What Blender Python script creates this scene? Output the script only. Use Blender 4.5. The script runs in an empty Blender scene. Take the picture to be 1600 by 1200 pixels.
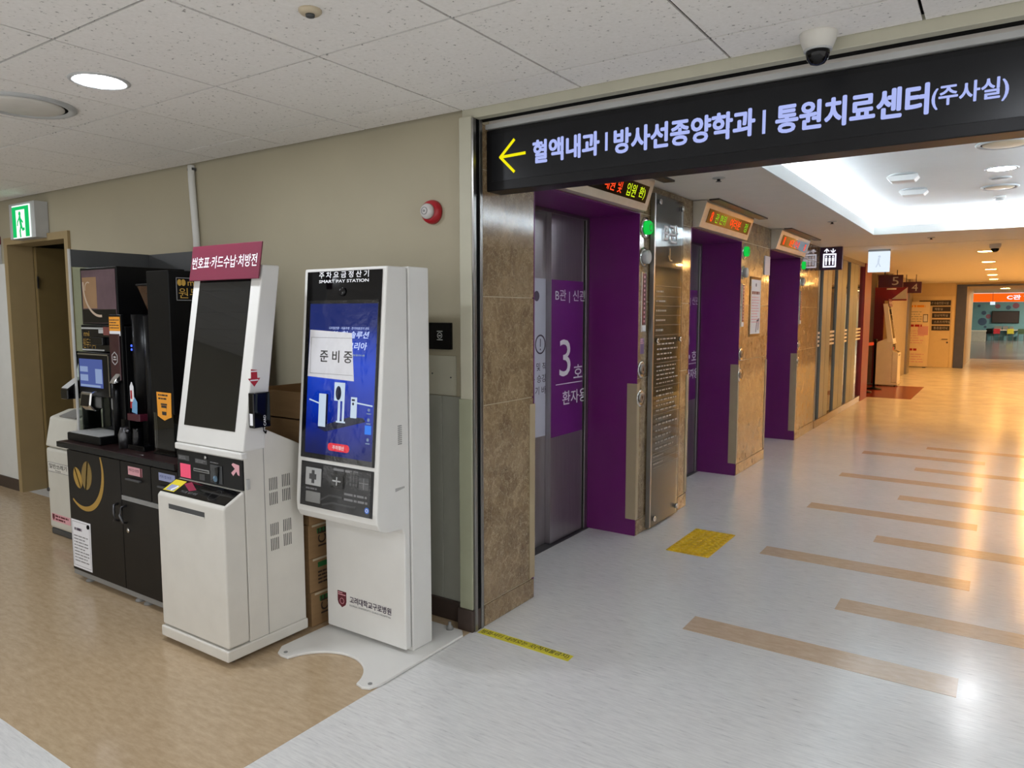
import bpy, bmesh, math, random
from mathutils import Vector, Matrix
random.seed(7)
S = bpy.context.scene
COL = S.collection

# ---------------------------------------------------------------- camera, world, exposure
cd = bpy.data.cameras.new('camera'); cam = bpy.data.objects.new('camera', cd); COL.objects.link(cam)
cam.location = (0, 0, 1.49)
cam.rotation_euler = (math.pi/2 - 0.0959709, 0, 0.592086)
cd.sensor_fit = 'HORIZONTAL'; cd.sensor_width = 36; cd.lens = 1137.1/1600*36
cd.clip_start = 0.05; cd.clip_end = 200
S.camera = cam
S.view_settings.view_transform = 'Standard'; S.view_settings.look = 'None'
S.view_settings.gamma = 1; S.view_settings.use_curve_mapping = False
S.view_settings.exposure = 0.3
w = bpy.data.worlds.new('world'); S.world = w; w.use_nodes = True
w.node_tree.nodes['Background'].inputs[0].default_value = (1, .985, .96, 1)
w.node_tree.nodes['Background'].inputs[1].default_value = 1.15  # even fill light for the lobby, entering by its open rear
L_LOBBY = 170.0     # radiance of the lobby downlight diffusers
L_COVE = 58.0       # cove strips
L_HALL = 130.0      # cool hall downlights
L_WARM = 95.0      # warm downlights beyond the lifts
L_WARMFILL = 760.0    # warm fill lamps added out of view by the right wall
L_FAR = 1500.0  # fill lamps added out of view in the far building

# ---------------------------------------------------------------- helpers
def lin(c):
    c = c/255.0
    return c/12.92 if c <= .04045 else ((c+.055)/1.055)**2.4
def rgb(c): return (lin(c[0]), lin(c[1]), lin(c[2]), 1)

def new_mat(name):
    m = bpy.data.materials.new(name); m.use_nodes = True
    nt = m.node_tree; nt.nodes.clear()
    out = nt.nodes.new('ShaderNodeOutputMaterial')
    return m, nt, out
def coords(nt, scale=(1, 1, 1)):
    t = nt.nodes.new('ShaderNodeTexCoord'); mp = nt.nodes.new('ShaderNodeMapping')
    mp.inputs['Scale'].default_value = scale
    nt.links.new(t.outputs['Object'], mp.inputs['Vector']); return mp.outputs['Vector']
def noise(nt, vec, scale, detail=3, rough=.5):
    n = nt.nodes.new('ShaderNodeTexNoise'); n.inputs['Scale'].default_value = scale
    n.inputs['Detail'].default_value = detail; n.inputs['Roughness'].default_value = rough
    nt.links.new(vec, n.inputs['Vector']); return n.outputs['Fac']
def ramp(nt, fac, stops):
    r = nt.nodes.new('ShaderNodeValToRGB'); cr = r.color_ramp
    while len(cr.elements) < len(stops): cr.elements.new(.5)
    for e, (p, c) in zip(cr.elements, stops):
        e.position = p; e.color = c
    nt.links.new(fac, r.inputs[0]); return r.outputs[0]
def mul(c, k): return (min(c[0]*k, 1), min(c[1]*k, 1), min(c[2]*k, 1), 1)

def M(name, c, rough=.5, metal=0.0, var=.06, nscale=9.0, stretch=(1, 1, 1), bump=0.0, bscale=60.0, coat=0.0, spec=.5):
    m, nt, out = new_mat(name)
    b = nt.nodes.new('ShaderNodeBsdfPrincipled')
    v = coords(nt, stretch)
    base = rgb(c)
    col = ramp(nt, noise(nt, v, nscale), [(.3, mul(base, 1-var)), (.7, mul(base, 1+var))])
    nt.links.new(col, b.inputs['Base Color'])
    b.inputs['Roughness'].default_value = rough; b.inputs['Metallic'].default_value = metal
    b.inputs['Coat Weight'].default_value = coat; b.inputs['Coat Roughness'].default_value = .06
    b.inputs['Specular IOR Level'].default_value = spec
    if bump:
        bp = nt.nodes.new('ShaderNodeBump'); bp.inputs['Strength'].default_value = bump
        bp.inputs['Distance'].default_value = .01
        nt.links.new(noise(nt, v, bscale), bp.inputs['Height']); nt.links.new(bp.outputs[0], b.inputs['Normal'])
    nt.links.new(b.outputs[0], out.inputs[0])
    return m
def EM(name, c, strength, var=.02):
    m, nt, out = new_mat(name)
    e = nt.nodes.new('ShaderNodeEmission'); base = rgb(c)
    col = ramp(nt, noise(nt, coords(nt), 20), [(.3, mul(base, 1-var)), (.7, base)])
    nt.links.new(col, e.inputs[0]); e.inputs[1].default_value = strength
    nt.links.new(e.outputs[0], out.inputs[0]); return m
def GLASS(name, tint=(255, 255, 255), refl=1.0, base=.04, rough=.02, bump=0.0, bscale=10):
    m, nt, out = new_mat(name)
    tr = nt.nodes.new('ShaderNodeBsdfTransparent'); gl = nt.nodes.new('ShaderNodeBsdfGlossy')
    tc = ramp(nt, noise(nt, coords(nt), 3), [(.3, rgb(tint)), (.7, mul(rgb(tint), .97))])
    nt.links.new(tc, tr.inputs[0]); gl.inputs['Roughness'].default_value = rough
    fr = nt.nodes.new('ShaderNodeFresnel'); fr.inputs[0].default_value = 1.5
    mth = nt.nodes.new('ShaderNodeMath'); mth.operation = 'MULTIPLY'; mth.inputs[1].default_value = refl
    nt.links.new(fr.outputs[0], mth.inputs[0])
    if bump:
        bp = nt.nodes.new('ShaderNodeBump'); bp.inputs['Strength'].default_value = bump; bp.inputs['Distance'].default_value = .02
        nt.links.new(noise(nt, coords(nt), bscale, 4), bp.inputs['Height'])
        nt.links.new(bp.outputs[0], gl.inputs['Normal']); nt.links.new(bp.outputs[0], fr.inputs['Normal'])
    mx = nt.nodes.new('ShaderNodeMixShader')
    nt.links.new(mth.outputs[0], mx.inputs[0]); nt.links.new(tr.outputs[0], mx.inputs[1]); nt.links.new(gl.outputs[0], mx.inputs[2])
    nt.links.new(mx.outputs[0], out.inputs[0]); return m

class Fr:
    """a working frame: a along r, b along u, c along the outward normal"""
    def __init__(s, o, r, u):
        s.o = Vector(o); s.r = Vector(r); s.u = Vector(u); s.n = s.r.cross(s.u).normalized()
    def p(s, a, b, c=0): return s.o + s.r*a + s.u*b + s.n*c
def FY(y): return Fr((0, y, 0), (1, 0, 0), (0, 0, 1))        # faces -Y
def FX(x): return Fr((x, 0, 0), (0, 1, 0), (0, 0, 1))        # faces +X
def FZ(z): return Fr((0, 0, z), (1, 0, 0), (0, 1, 0))        # faces up
def FD(z): return Fr((0, 0, z), (1, 0, 0), (0, -1, 0))       # faces down (b = -y)

class MB:
    def __init__(s): s.v = []; s.f = []; s.sm = []
    def add(s, vs, fs, smooth=False):
        k = len(s.v); s.v += [tuple(v) for v in vs]
        for f in fs: s.f.append([i+k for i in f]); s.sm.append(smooth)
        return s
    def box(s, x0, x1, y0, y1, z0, z1):
        vs = [(x, y, z) for x in (x0, x1) for y in (y0, y1) for z in (z0, z1)]
        return s.add(vs, [(0, 1, 3, 2), (4, 6, 7, 5), (0, 4, 5, 1), (2, 3, 7, 6), (0, 2, 6, 4), (1, 5, 7, 3)])
    def fb(s, F, a0, a1, b0, b1, c0, c1):
        vs = [F.p(a, b, c) for a in (a0, a1) for b in (b0, b1) for c in (c0, c1)]
        return s.add(vs, [(0, 1, 3, 2), (4, 6, 7, 5), (0, 4, 5, 1), (2, 3, 7, 6), (0, 2, 6, 4), (1, 5, 7, 3)])
    def poly(s, F, pts, c0, c1):
        n = len(pts)
        vs = [F.p(a, b, c0) for a, b in pts]+[F.p(a, b, c1) for a, b in pts]
        fs = [list(range(n))[::-1], list(range(n, 2*n))]+[(i, (i+1) % n, (i+1) % n+n, i+n) for i in range(n)]
        return s.add(vs, fs)
    def disc(s, F, a, b, r, c0, c1, n=24, rb=None):
        rb = rb or r
        return s.poly(F, [(a+r*math.cos(2*math.pi*i/n), b+rb*math.sin(2*math.pi*i/n)) for i in range(n)], c0, c1)
    def arc(s, F, a, b, r0, r1, t0, t1, c0, c1, n=24):
        ts = [math.radians(t0+(t1-t0)*i/n) for i in range(n+1)]
        for i in range(n):
            q = [(a+r0*math.cos(ts[i]), b+r0*math.sin(ts[i])), (a+r1*math.cos(ts[i]), b+r1*math.sin(ts[i])),
                 (a+r1*math.cos(ts[i+1]), b+r1*math.sin(ts[i+1])), (a+r0*math.cos(ts[i+1]), b+r0*math.sin(ts[i+1]))]
            s.poly(F, q, c0, c1)
        return s
    def stroke(s, F, pts, wd, c0, c1):
        for (a0, b0), (a1, b1) in zip(pts, pts[1:]):
            d = Vector((a1-a0, b1-b0)); d.normalize(); q = Vector((-d.y, d.x))*wd/2; e = d*wd*.3
            s.poly(F, [(a0-e.x+q.x, b0-e.y+q.y), (a0-e.x-q.x, b0-e.y-q.y), (a1+e.x-q.x, b1+e.y-q.y), (a1+e.x+q.x, b1+e.y+q.y)], c0, c1)
        return s
    def lathe(s, F, a, b, prof, n=24):
        """prof: (radius, c) from first to last, capped"""
        k = len(prof); vs = []
        for r, c in prof:
            vs += [F.p(a+r*math.cos(2*math.pi*i/n), b+r*math.sin(2*math.pi*i/n), c) for i in range(n)]
        fs = [(j*n+i, j*n+(i+1) % n, (j+1)*n+(i+1) % n, (j+1)*n+i) for j in range(k-1) for i in range(n)]
        s.add(vs, fs, True)
        s.f += [[len(s.v)-k*n+i for i in range(n)][::-1], [len(s.v)-n+i for i in range(n)]]; s.sm += [False, False]
        return s
    def tube(s, pts, r, n=8):
        pts = [Vector(p) for p in pts]; vs = []
        for i, p in enumerate(pts):
            d = (pts[min(i+1, len(pts)-1)]-pts[max(i-1, 0)]).normalized()
            x = d.cross(Vector((0, 0, 1)) if abs(d.z) < .9 else Vector((1, 0, 0))).normalized(); y = d.cross(x)
            vs += [p+x*r*math.cos(2*math.pi*k/n)+y*r*math.sin(2*math.pi*k/n) for k in range(n)]
        m = len(pts)
        fs = [(j*n+k, j*n+(k+1) % n, (j+1)*n+(k+1) % n, (j+1)*n+k) for j in range(m-1) for k in range(n)]
        s.add(vs, fs+[list(range(n))[::-1], [(m-1)*n+k for k in range(n)]], True); return s
    def mesh(s, name, mat, off=(0, 0, 0)):
        me = bpy.data.meshes.new(name); o = Vector(off)
        me.from_pydata([Vector(v)-o for v in s.v], [], s.f)
        me.polygons.foreach_set('use_smooth', s.sm)
        bm = bmesh.new(); bm.from_mesh(me); bmesh.ops.recalc_face_normals(bm, faces=bm.faces); bm.to_mesh(me); bm.free()
        me.materials.append(mat); return me

W = {}     # world origin of every object
def link(o, parent=None, loc=(0, 0, 0)):
    COL.objects.link(o)
    W[o] = Vector(loc)
    if parent is not None:
        o.parent = parent; o.matrix_parent_inverse = Matrix.Translation(-W[parent]); 
    o.location = loc
    return o
def bevel(o, wd, seg=2):
    b = o.modifiers.new('bevel', 'BEVEL'); b.width = wd; b.segments = seg; b.limit_method = 'ANGLE'; b.angle_limit = math.radians(40)
def part(name, mb, mat, parent, bv=0, seg=2, label=None, kind=None):
    o = bpy.data.objects.new(name, mb.mesh(name, mat)); link(o, parent)
    if bv: bevel(o, bv, seg)
    if label: o['label'] = label
    if kind: o['kind'] = kind
    return o
def tag(o, label=None, cat=None, group=None, kind=None):
    for k, v in (('label', label), ('category', cat), ('group', group), ('kind', kind)):
        if v: o[k] = v
    return o
def thing(name, label, cat, loc, group=None):
    o = bpy.data.objects.new(name, None); o.empty_display_size = .1; link(o, None, loc)
    return tag(o, label, cat, group)
def solid(name, mb, mat, label, cat, group=None, bv=0):
    """a thing that is one mesh (may carry parts)"""
    xs, ys, zs = zip(*mb.v); off = ((min(xs)+max(xs))/2, (min(ys)+max(ys))/2, min(zs))
    o = bpy.data.objects.new(name, mb.mesh(name, mat, off)); link(o, None, off)
    if bv: bevel(o, bv)
    return tag(o, label, cat, group)
def struct(name, mb, mat, bv=0):
    o = bpy.data.objects.new(name, mb.mesh(name, mat)); link(o)
    if bv: bevel(o, bv)
    o['kind'] = 'structure'; return o
def struct_empty(name, loc):
    o = bpy.data.objects.new(name, None); o.empty_display_size = .1; link(o, None, loc); o['kind'] = 'structure'; return o
def copy_tree(o, parent=None):
    c = o.copy(); COL.objects.link(c); W[c] = W.get(o, Vector((0, 0, 0)))
    if parent is not None:
        inv = o.matrix_parent_inverse.copy(); c.parent = parent; c.matrix_parent_inverse = inv
    for ch in [k for k in list(COL.objects) if k.parent == o]: copy_tree(ch, c)
    return c

TMP = bpy.data.scenes.new('letters')
def txt(name, s, F, a0, b0, wd, ht, mat, parent, bold=0.0, c=.001, shear=0.0, label=None):
    """flat lettering fitted into the rectangle a0..a0+wd, b0..b0+ht of a frame"""
    cu = bpy.data.curves.new('letters', 'FONT'); cu.body = s; cu.resolution_u = 3; cu.shear = shear
    t = bpy.data.objects.new('letters', cu); TMP.collection.objects.link(t)
    TMP.view_layers[0].update(); dg = TMP.view_layers[0].depsgraph
    me = bpy.data.meshes.new_from_object(t.evaluated_get(dg))
    bpy.data.objects.remove(t); bpy.data.curves.remove(cu)
    xs = [v.co.x for v in me.vertices]; ys = [v.co.y for v in me.vertices]
    x0, x1, y0, y1 = min(xs), max(xs), min(ys), max(ys)
    sy = ht/(y1-y0); sx = wd/(x1-x0) if wd else sy
    if bold:      # heavier weight: the same outline repeated a hair apart
        base = [v.co.copy() for v in me.vertices]; polys = [tuple(p.vertices) for p in me.polygons]
        vs = []; fs = []; bold *= .8
        for q, (dx, dy) in enumerate(((0, 0), (-1, 0), (1, 0), (0, -.8), (0, .8), (-.7, -.6), (.7, .6), (-.7, .6), (.7, -.6))):
            k = len(vs); vs += [(v.x+dx*bold, v.y+dy*bold, q*.00002) for v in base]; fs += [[i+k for i in p] for p in polys]
        x0 -= bold; x1 += bold; y0 -= .8*bold; y1 += .8*bold
        sy = ht/(y1-y0); sx = wd/(x1-x0) if wd else sy
        bpy.data.meshes.remove(me); me = bpy.data.meshes.new(name); me.from_pydata(vs, [], fs)
    for v in me.vertices: v.co = F.p(a0+(v.co.x-x0)*sx, b0+(v.co.y-y0)*sy, c+v.co.z)
    me.name = name; me.materials.clear(); me.materials.append(mat)
    o = bpy.data.objects.new(name, me); link(o, parent)
    if label: o['label'] = label
    return o
def bars(name, F, a0, a1, b0, b1, rows, mat, parent, fill=.55, c0=.0004, c1=.001, seed=1, maxlen=.3):
    """print too small to read: broken dashes"""
    r = random.Random(seed); mb = MB(); st = (b1-b0)/rows
    for i in range(rows):
        y = b1-st*(i+.5); x = a0; end = a1-(a1-a0)*r.random()*.35
        while x < end:
            l = (a1-a0)*(.05+r.random()*maxlen); l = min(l, end-x)
            if l > 0: mb.fb(F, x, x+l, y-st*fill/2, y+st*fill/2, c0, c1)
            x += l+(a1-a0)*.04
    return part(name, mb, mat, parent)

# ---------------------------------------------------------------- materials
m_white = M('white_powder_coat', (214, 213, 209), .38, var=.02)
m_offwhite = M('offwhite_plastic', (205, 202, 194), .4, var=.03)
m_black = M('black_satin', (8, 8, 9), .35, var=.1, spec=.15)
m_blackgloss = M('black_glass', (7, 7, 9), .05, var=.1, spec=.3)
m_screenoff = M('switched_off_screen', (20, 21, 21), .03, var=.1, spec=.5)
m_blackmatt = M('black_matt', (8, 8, 8), .8, spec=.1)
m_darkgrey = M('dark_grey', (62, 63, 64), .5)
m_grey = M('mid_grey', (128, 128, 126), .5)
m_ltgrey = M('light_grey', (176, 177, 176), .45)
m_steel = M('brushed_steel', (150, 148, 145), .28, .95, var=.08, nscale=6, stretch=(40, 40, .6))
m_darksteel = M('dark_brushed_steel', (164, 159, 162), .3, .85, var=.1, nscale=6, stretch=(40, 40, .6))
m_chrome = M('chrome', (200, 200, 200), .12, 1.0, var=.02)
m_postmetal = M('greenish_steel_cladding', (124, 132, 130), .36, .3, var=.08, nscale=6, stretch=(40, 40, .6))
m_gunmetal = M('gunmetal', (86, 86, 88), .35, .9)
m_wall = M('cream_wall_paint', (162, 154, 131), .6, var=.03, nscale=2, bump=.05, bscale=200)
m_whitewall = M('white_wall_paint', (205, 205, 200), .6, var=.02)
m_post = M('cream_steel_post', (178, 175, 156), .5, var=.03)
m_guard = M('sage_wall_guard', (150, 152, 128), .5, var=.04)
m_guard2 = M('grey_wall_guard', (150, 150, 138), .5, var=.04)
m_tan = M('tan_corner_guard', (158, 142, 114), .5, var=.04)
m_base = M('dark_brown_baseboard', (62, 50, 44), .45, var=.08)
m_doorframe = M('tan_door_frame', (150, 130, 92), .5, var=.04)
m_doorleaf = M('olive_door_leaf', (112, 94, 56), .5, var=.04)
m_purple = M('purple_laminate', (98, 14, 94), .42, var=.04)
m_purpleprint = M('purple_film', (98, 24, 106), .4, var=.02)
m_whitefilm = M('white_film', (190, 190, 205), .4, var=.02)
m_whiteink = M('white_ink', (232, 232, 236), .5, var=.01)
m_darkink = M('dark_ink', (52, 34, 60), .5, var=.02)
m_blackink = M('black_ink', (24, 22, 24), .5, var=.02)
m_greyink = M('grey_ink', (120, 120, 122), .5, var=.02)
m_greyink2 = M('pale_print', (150, 150, 148), .5, var=.02)
m_maroon = M('maroon_sheet', (106, 28, 52), .42, var=.03)
m_maroonink = M('maroon_ink', (92, 22, 36), .45, var=.03)
m_red = M('red_panel', (120, 14, 26), .4, var=.04)
m_redplastic = M('red_plastic', (165, 24, 36), .35, var=.04)
m_gold = M('gold_print', (176, 140, 62), .4, .3, var=.05)
m_gold2 = M('dull_gold_print', (136, 112, 56), .4, .3, var=.05)
m_orange = M('orange_label', (226, 150, 38), .45, var=.03)
m_yellow = M('yellow_print', (222, 206, 40), .5, var=.03)
m_paper = M('white_paper', (222, 222, 226), .6, var=.02)
m_pink = M('pink_sticky_note', (246, 84, 122), .6, var=.02)
m_palepink = M('pale_pink_sticker', (216, 160, 168), .5, var=.03)
m_paleblue = M('pale_blue_sticker', (150, 158, 196), .5, var=.03)
m_card = M('corrugated_cardboard', (142, 112, 76), .75, var=.08, nscale=6, stretch=(1, 1, 8))
m_cardprint = M('carton_print', (58, 44, 34), .7)
m_green = M('green_print', (40, 104, 52), .6)
m_counter = M('dark_red_worktop', (40, 24, 24), .3, var=.25, nscale=30)
m_cabinet = M('black_cabinet_laminate', (25, 23, 21), .45, var=.08, spec=.2)
m_plastic_beige = M('beige_plastic', (190, 176, 150), .45)
m_hopper = M('brown_bean_hopper', (66, 42, 26), .15, var=.3, nscale=50)
m_clear = GLASS('clear_plastic', (225, 228, 230), 1.2)
m_glasspane = GLASS('greenish_glass', (236, 244, 239), 1.0)
m_dirglass = GLASS('grey_tinted_glass', (222, 228, 230), .6, rough=.03)
m_film = GLASS('crinkled_plastic_film', (254, 254, 254), .05, rough=.05, bump=.2, bscale=11)
m_partglass = GLASS('partition_glass', (214, 208, 196), 1.5, rough=.03)
m_yellowtile = M('yellow_tactile', (206, 166, 20), .45, var=.1)
m_tape = M('yellow_tape', (214, 204, 58), .5, var=.05)
m_bin = M('bin_cream_metal', (196, 194, 184), .45, var=.03)
m_bluewall = M('blue_mural_wall', (92, 140, 158), .6, var=.05)
m_bluedark = M('dark_blue_print', (54, 78, 110), .6)
m_bluered = M('dull_red_print', (120, 70, 92), .6)
m_orangeband = EM('orange_lit_band', (236, 96, 20), .95)
m_warmwall = M('warm_cream_paint', (206, 186, 150), .55, var=.02)
m_door_white = M('cream_door', (214, 196, 160), .5, var=.02)
m_poster = M('poster_cream', (230, 212, 180), .5, var=.04)
m_brownsign = M('dark_brown_sign', (44, 34, 32), .45)
m_ceil2 = M('plaster_ceiling', (226, 220, 212), .7, var=.02)
m_covewhite = M('white_cove_paint', (228, 230, 228), .7, var=.01)
m_lobbylamp = EM('lobby_lamp_diffuser', (240, 246, 255), L_LOBBY)
m_covelamp = EM('cove_strip', (226, 240, 255), L_COVE)
m_halllamp = EM('hall_lamp_diffuser', (248, 248, 250), L_HALL)
m_warmlamp = EM('warm_lamp_diffuser', (255, 188, 106), L_WARM)
m_warmfill = EM('warm_fill_lamp', (255, 188, 106), L_WARMFILL)
m_farfill = EM('far_fill_lamp', (255, 236, 205), L_FAR)
m_letterglow = EM('backlit_lavender_letters', (178, 190, 250), .78)
m_arrowglow = EM('backlit_yellow', (246, 236, 20), .82)
m_green_led = EM('green_lantern', (26, 205, 74), .75)
m_exit_green = EM('exit_green', (24, 176, 92), 1.0)
m_exit_white = EM('exit_white', (226, 244, 236), 1.15)
m_led_red = EM('led_red', (255, 74, 32), 1.1)
m_led_yel = EM('led_yellow', (190, 214, 30), 1.0)
m_led_grn = EM('led_green', (120, 190, 40), .9)
m_picto = EM('pictogram_white', (236, 236, 250), 1.2)
m_whitesign = EM('white_lit_sign', (214, 226, 238), 1.0)
m_scr_white = EM('screen_white', (196, 214, 232), .85)
m_scr_txt = EM('screen_text', (190, 206, 255), .9)
m_scr_dark = EM('screen_dark', (22, 26, 48), 1.0)  # dark parts of the picture shown on the screen
m_scr_mid = EM('screen_mid', (120, 140, 170), .8)
m_scr_red = EM('screen_red', (206, 40, 56), 1.0)
m_scr_blue2 = EM('screen_icon_blue', (20, 110, 220), 1.0)
m_scr_pale = EM('coffee_screen', (78, 92, 150), .8)
m_scr_pale2 = EM('coffee_screen_tiles', (140, 158, 196), .75)
m_blueled = EM('blue_led', (60, 90, 255), 2.0)

def screen_blue():
    m, nt, out = new_mat('blue_screen')
    e = nt.nodes.new('ShaderNodeEmission')
    t = nt.nodes.new('ShaderNodeTexCoord'); sp = nt.nodes.new('ShaderNodeSeparateXYZ')
    nt.links.new(t.outputs['Generated'], sp.inputs[0])
    n = noise(nt, t.outputs['Generated'], 2.2, 2)
    ad = nt.nodes.new('ShaderNodeMath'); ad.operation = 'MULTIPLY_ADD'; ad.inputs[1].default_value = .35
    nt.links.new(n, ad.inputs[0]); nt.links.new(sp.outputs['Z'], ad.inputs[2])
    c = ramp(nt, ad.outputs[0], [(.1, rgb((4, 10, 56))), (.4, rgb((10, 32, 128))), (.75, rgb((18, 62, 186))), (1, rgb((12, 30, 96)))])
    nt.links.new(c, e.inputs[0]); e.inputs[1].default_value = 1.0
    nt.links.new(e.outputs[0], out.inputs[0]); return m
m_scr_blue = screen_blue()

def white_floor():
    m, nt, out = new_mat('white_streaked_vinyl')
    b = nt.nodes.new('ShaderNodeBsdfPrincipled')
    v = coords(nt, (7, 60, 1))
    st = ramp(nt, noise(nt, v, 1.6, 6, .68), [(.24, (.24, .24, .25, 1)), (.38, (.62, .62, .615, 1)), (.6, (.72, .72, .705, 1))])
    big = ramp(nt, noise(nt, coords(nt), .8, 2), [(.3, (.93, .93, .93, 1)), (.7, (1, 1, 1, 1))])
    mx = nt.nodes.new('ShaderNodeMix'); mx.data_type = 'RGBA'; mx.blend_type = 'MULTIPLY'; mx.inputs[0].default_value = 1
    nt.links.new(st, mx.inputs[6]); nt.links.new(big, mx.inputs[7]); nt.links.new(mx.outputs[2], b.inputs['Base Color'])
    rr = ramp(nt, noise(nt, coords(nt), 3, 3), [(.3, (.16, .16, .16, 1)), (.7, (.24, .24, .24, 1))])
    nt.links.new(rr, b.inputs['Roughness']); b.inputs['Specular IOR Level'].default_value = .55
    bp = nt.nodes.new('ShaderNodeBump'); bp.inputs['Strength'].default_value = .04; bp.inputs['Distance'].default_value = .02
    nt.links.new(noise(nt, coords(nt), 4, 2), bp.inputs['Height']); nt.links.new(bp.outputs[0], b.inputs['Normal'])
    nt.links.new(b.outputs[0], out.inputs[0]); return m
def vinyl(name, c0, c1, rough=.2):
    m, nt, out = new_mat(name); b = nt.nodes.new('ShaderNodeBsdfPrincipled')
    c = ramp(nt, noise(nt, coords(nt, (9, 30, 1)), 1.5, 6, .7), [(.25, rgb(c0)), (.7, rgb(c1))])
    nt.links.new(c, b.inputs['Base Color']); b.inputs['Roughness'].default_value = rough
    bp = nt.nodes.new('ShaderNodeBump'); bp.inputs['Strength'].default_value = .04; bp.inputs['Distance'].default_value = .02
    nt.links.new(noise(nt, coords(nt), 5, 2), bp.inputs['Height']); nt.links.new(bp.outputs[0], b.inputs['Normal'])
    nt.links.new(b.outputs[0], out.inputs[0]); return m
def marble():
    m, nt, out = new_mat('brown_emperador_marble'); b = nt.nodes.new('ShaderNodeBsdfPrincipled')
    v = coords(nt, (1, 1, .8))
    nv = nt.nodes.new('ShaderNodeTexNoise'); nv.inputs['Scale'].default_value = 7; nv.inputs['Detail'].default_value = 6; nv.inputs['Roughness'].default_value = .6
    nt.links.new(v, nv.inputs['Vector'])
    vm = nt.nodes.new('ShaderNodeVectorMath'); vm.operation = 'MULTIPLY_ADD'; vm.inputs[1].default_value = (.30, .30, .30)
    nt.links.new(nv.outputs['Color'], vm.inputs[0]); nt.links.new(v, vm.inputs[2])
    def veins(scale, w):
        vo = nt.nodes.new('ShaderNodeTexVoronoi'); vo.feature = 'DISTANCE_TO_EDGE'; vo.inputs['Scale'].default_value = scale
        nt.links.new(vm.outputs[0], vo.inputs['Vector'])
        return ramp(nt, vo.outputs['Distance'], [(0, (1, 1, 1, 1)), (w*.4, (.3, .3, .3, 1)), (w, (0, 0, 0, 1))])
    def mix(fac, a, c, k):
        mx = nt.nodes.new('ShaderNodeMix'); mx.data_type = 'RGBA'
        mm = nt.nodes.new('ShaderNodeMath'); mm.operation = 'MULTIPLY'; mm.inputs[1].default_value = k
        nt.links.new(fac, mm.inputs[0]); nt.links.new(mm.outputs[0], mx.inputs[0]); nt.links.new(a, mx.inputs[6]); mx.inputs[7].default_value = c
        return mx.outputs[2]
    base = ramp(nt, noise(nt, vm.outputs[0], 9, 9, .7), [(.28, rgb((82, 64, 44))), (.5, rgb((122, 101, 74))), (.74, rgb((156, 134, 102)))])
    c = mix(veins(17, .06), base, rgb((196, 178, 146)), .45)
    c = mix(veins(40, .08), c, rgb((190, 172, 140)), .36)
    nt.links.new(c, b.inputs['Base Color']); b.inputs['Roughness'].default_value = .1
    nt.links.new(b.outputs[0], out.inputs[0]); return m
def ceiling_tile():
    m, nt, out = new_mat('mineral_fibre_tile'); b = nt.nodes.new('ShaderNodeBsdfPrincipled')
    g = nt.nodes.new('ShaderNodeNewGeometry')
    n1 = noise(nt, g.outputs['Position'], 75, 2, .5); 
    c = ramp(nt, n1, [(.27, rgb((150, 146, 140))), (.33, rgb((228, 224, 218))), (.8, rgb((236, 232, 227)))])
    nt.links.new(c, b.inputs['Base Color']); b.inputs['Roughness'].default_value = .9
    nt.links.new(b.outputs[0], out.inputs[0]); return m
m_floor = white_floor(); m_brown = vinyl('brown_vinyl', (162, 139, 108), (190, 168, 138), .2)
m_strip = vinyl('tan_vinyl_strip', (178, 154, 128), (202, 180, 156), .2)
m_redvinyl = vinyl('red_vinyl', (116, 34, 28), (138, 48, 38), .25); m_greyvinyl = vinyl('grey_vinyl', (92, 96, 104), (116, 120, 128), .16)
m_marble = marble(); m_tile = ceiling_tile()

# ================================================================ SETTING
XW = -1.985; YW = 2.697; ZC = 2.392; ZH = 2.34
floor = struct('floor', MB().box(-9, 4, -4, 56, -.1, 0), m_floor)
part('brown_vinyl', MB().box(-9, -2.0, 1.07, 2.72, 0, .0012), m_brown, floor, label='brown vinyl flooring along the cream wall')
for k in range(5):
    part('floor_strip', MB().box(-1.187, -.074, 3.215+1.318*k, 3.392+1.318*k, 0, .001), m_strip, floor)
    part('floor_strip', MB().box(-.632, .481, 3.868+1.318*k, 4.04+1.318*k, 0, .001), m_strip, floor)
part('red_vinyl', MB().box(-3.4, -1.27, 14.4, 17.0, 0, .001), m_redvinyl, floor, label='red vinyl patch before the red entrance')
part('grey_vinyl', MB().box(-1.7, 3.4, 28.9, 53, 0, .001), m_greyvinyl, floor, label='grey vinyl in the far building')

# lobby ceiling with lay-in tiles
ceil = struct('ceiling', MB().box(-9, 4, -4, 2.655, ZC+.03, ZC+.1), m_blackmatt)
tile_cache = {}
g = .0048
for i in range(-9, 14):
    for j in range(-10, 2):
        x0 = -3.852+.6*(i-1); x1 = x0+.6; y0 = 2.4293+.6*(j-1); y1 = y0+.6
        x0, x1, y0, y1 = max(x0, -8.98), min(x1, 3.98), max(y0, -3.98), min(y1, 2.655)
        if x1-x0 < .05 or y1-y0 < .05: continue
        key = (round(x1-x0, 3), round(y1-y0, 3))
        if key not in tile_cache:
            tile_cache[key] = MB().box(-(x1-x0)/2+g, (x1-x0)/2-g, -(y1-y0)/2+g, (y1-y0)/2-g, 0, .0075).mesh('ceiling_tile', m_tile)
        o = bpy.data.objects.new('ceiling_tile', tile_cache[key])
        link(o, ceil, ((x0+x1)/2, (y0+y1)/2, ZC+random.uniform(-.0006, .0006)))
# header between lobby and lift hall: rails, shutter slot
hd = struct('trim_1', MB().box(-2.055, 1.3, 2.655, 2.70, 2.352, ZC+.02), m_post, .003)
part('shutter_slot', MB().box(-2.0, 1.3, 2.70, 2.74, 2.352, 2.45), m_blackmatt, hd, label='dark slot of the fire shutter')
part('slot_rail', MB().box(-1.985, 1.3, 2.735, 2.782, 2.318, 2.338), m_ltgrey, hd)
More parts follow.
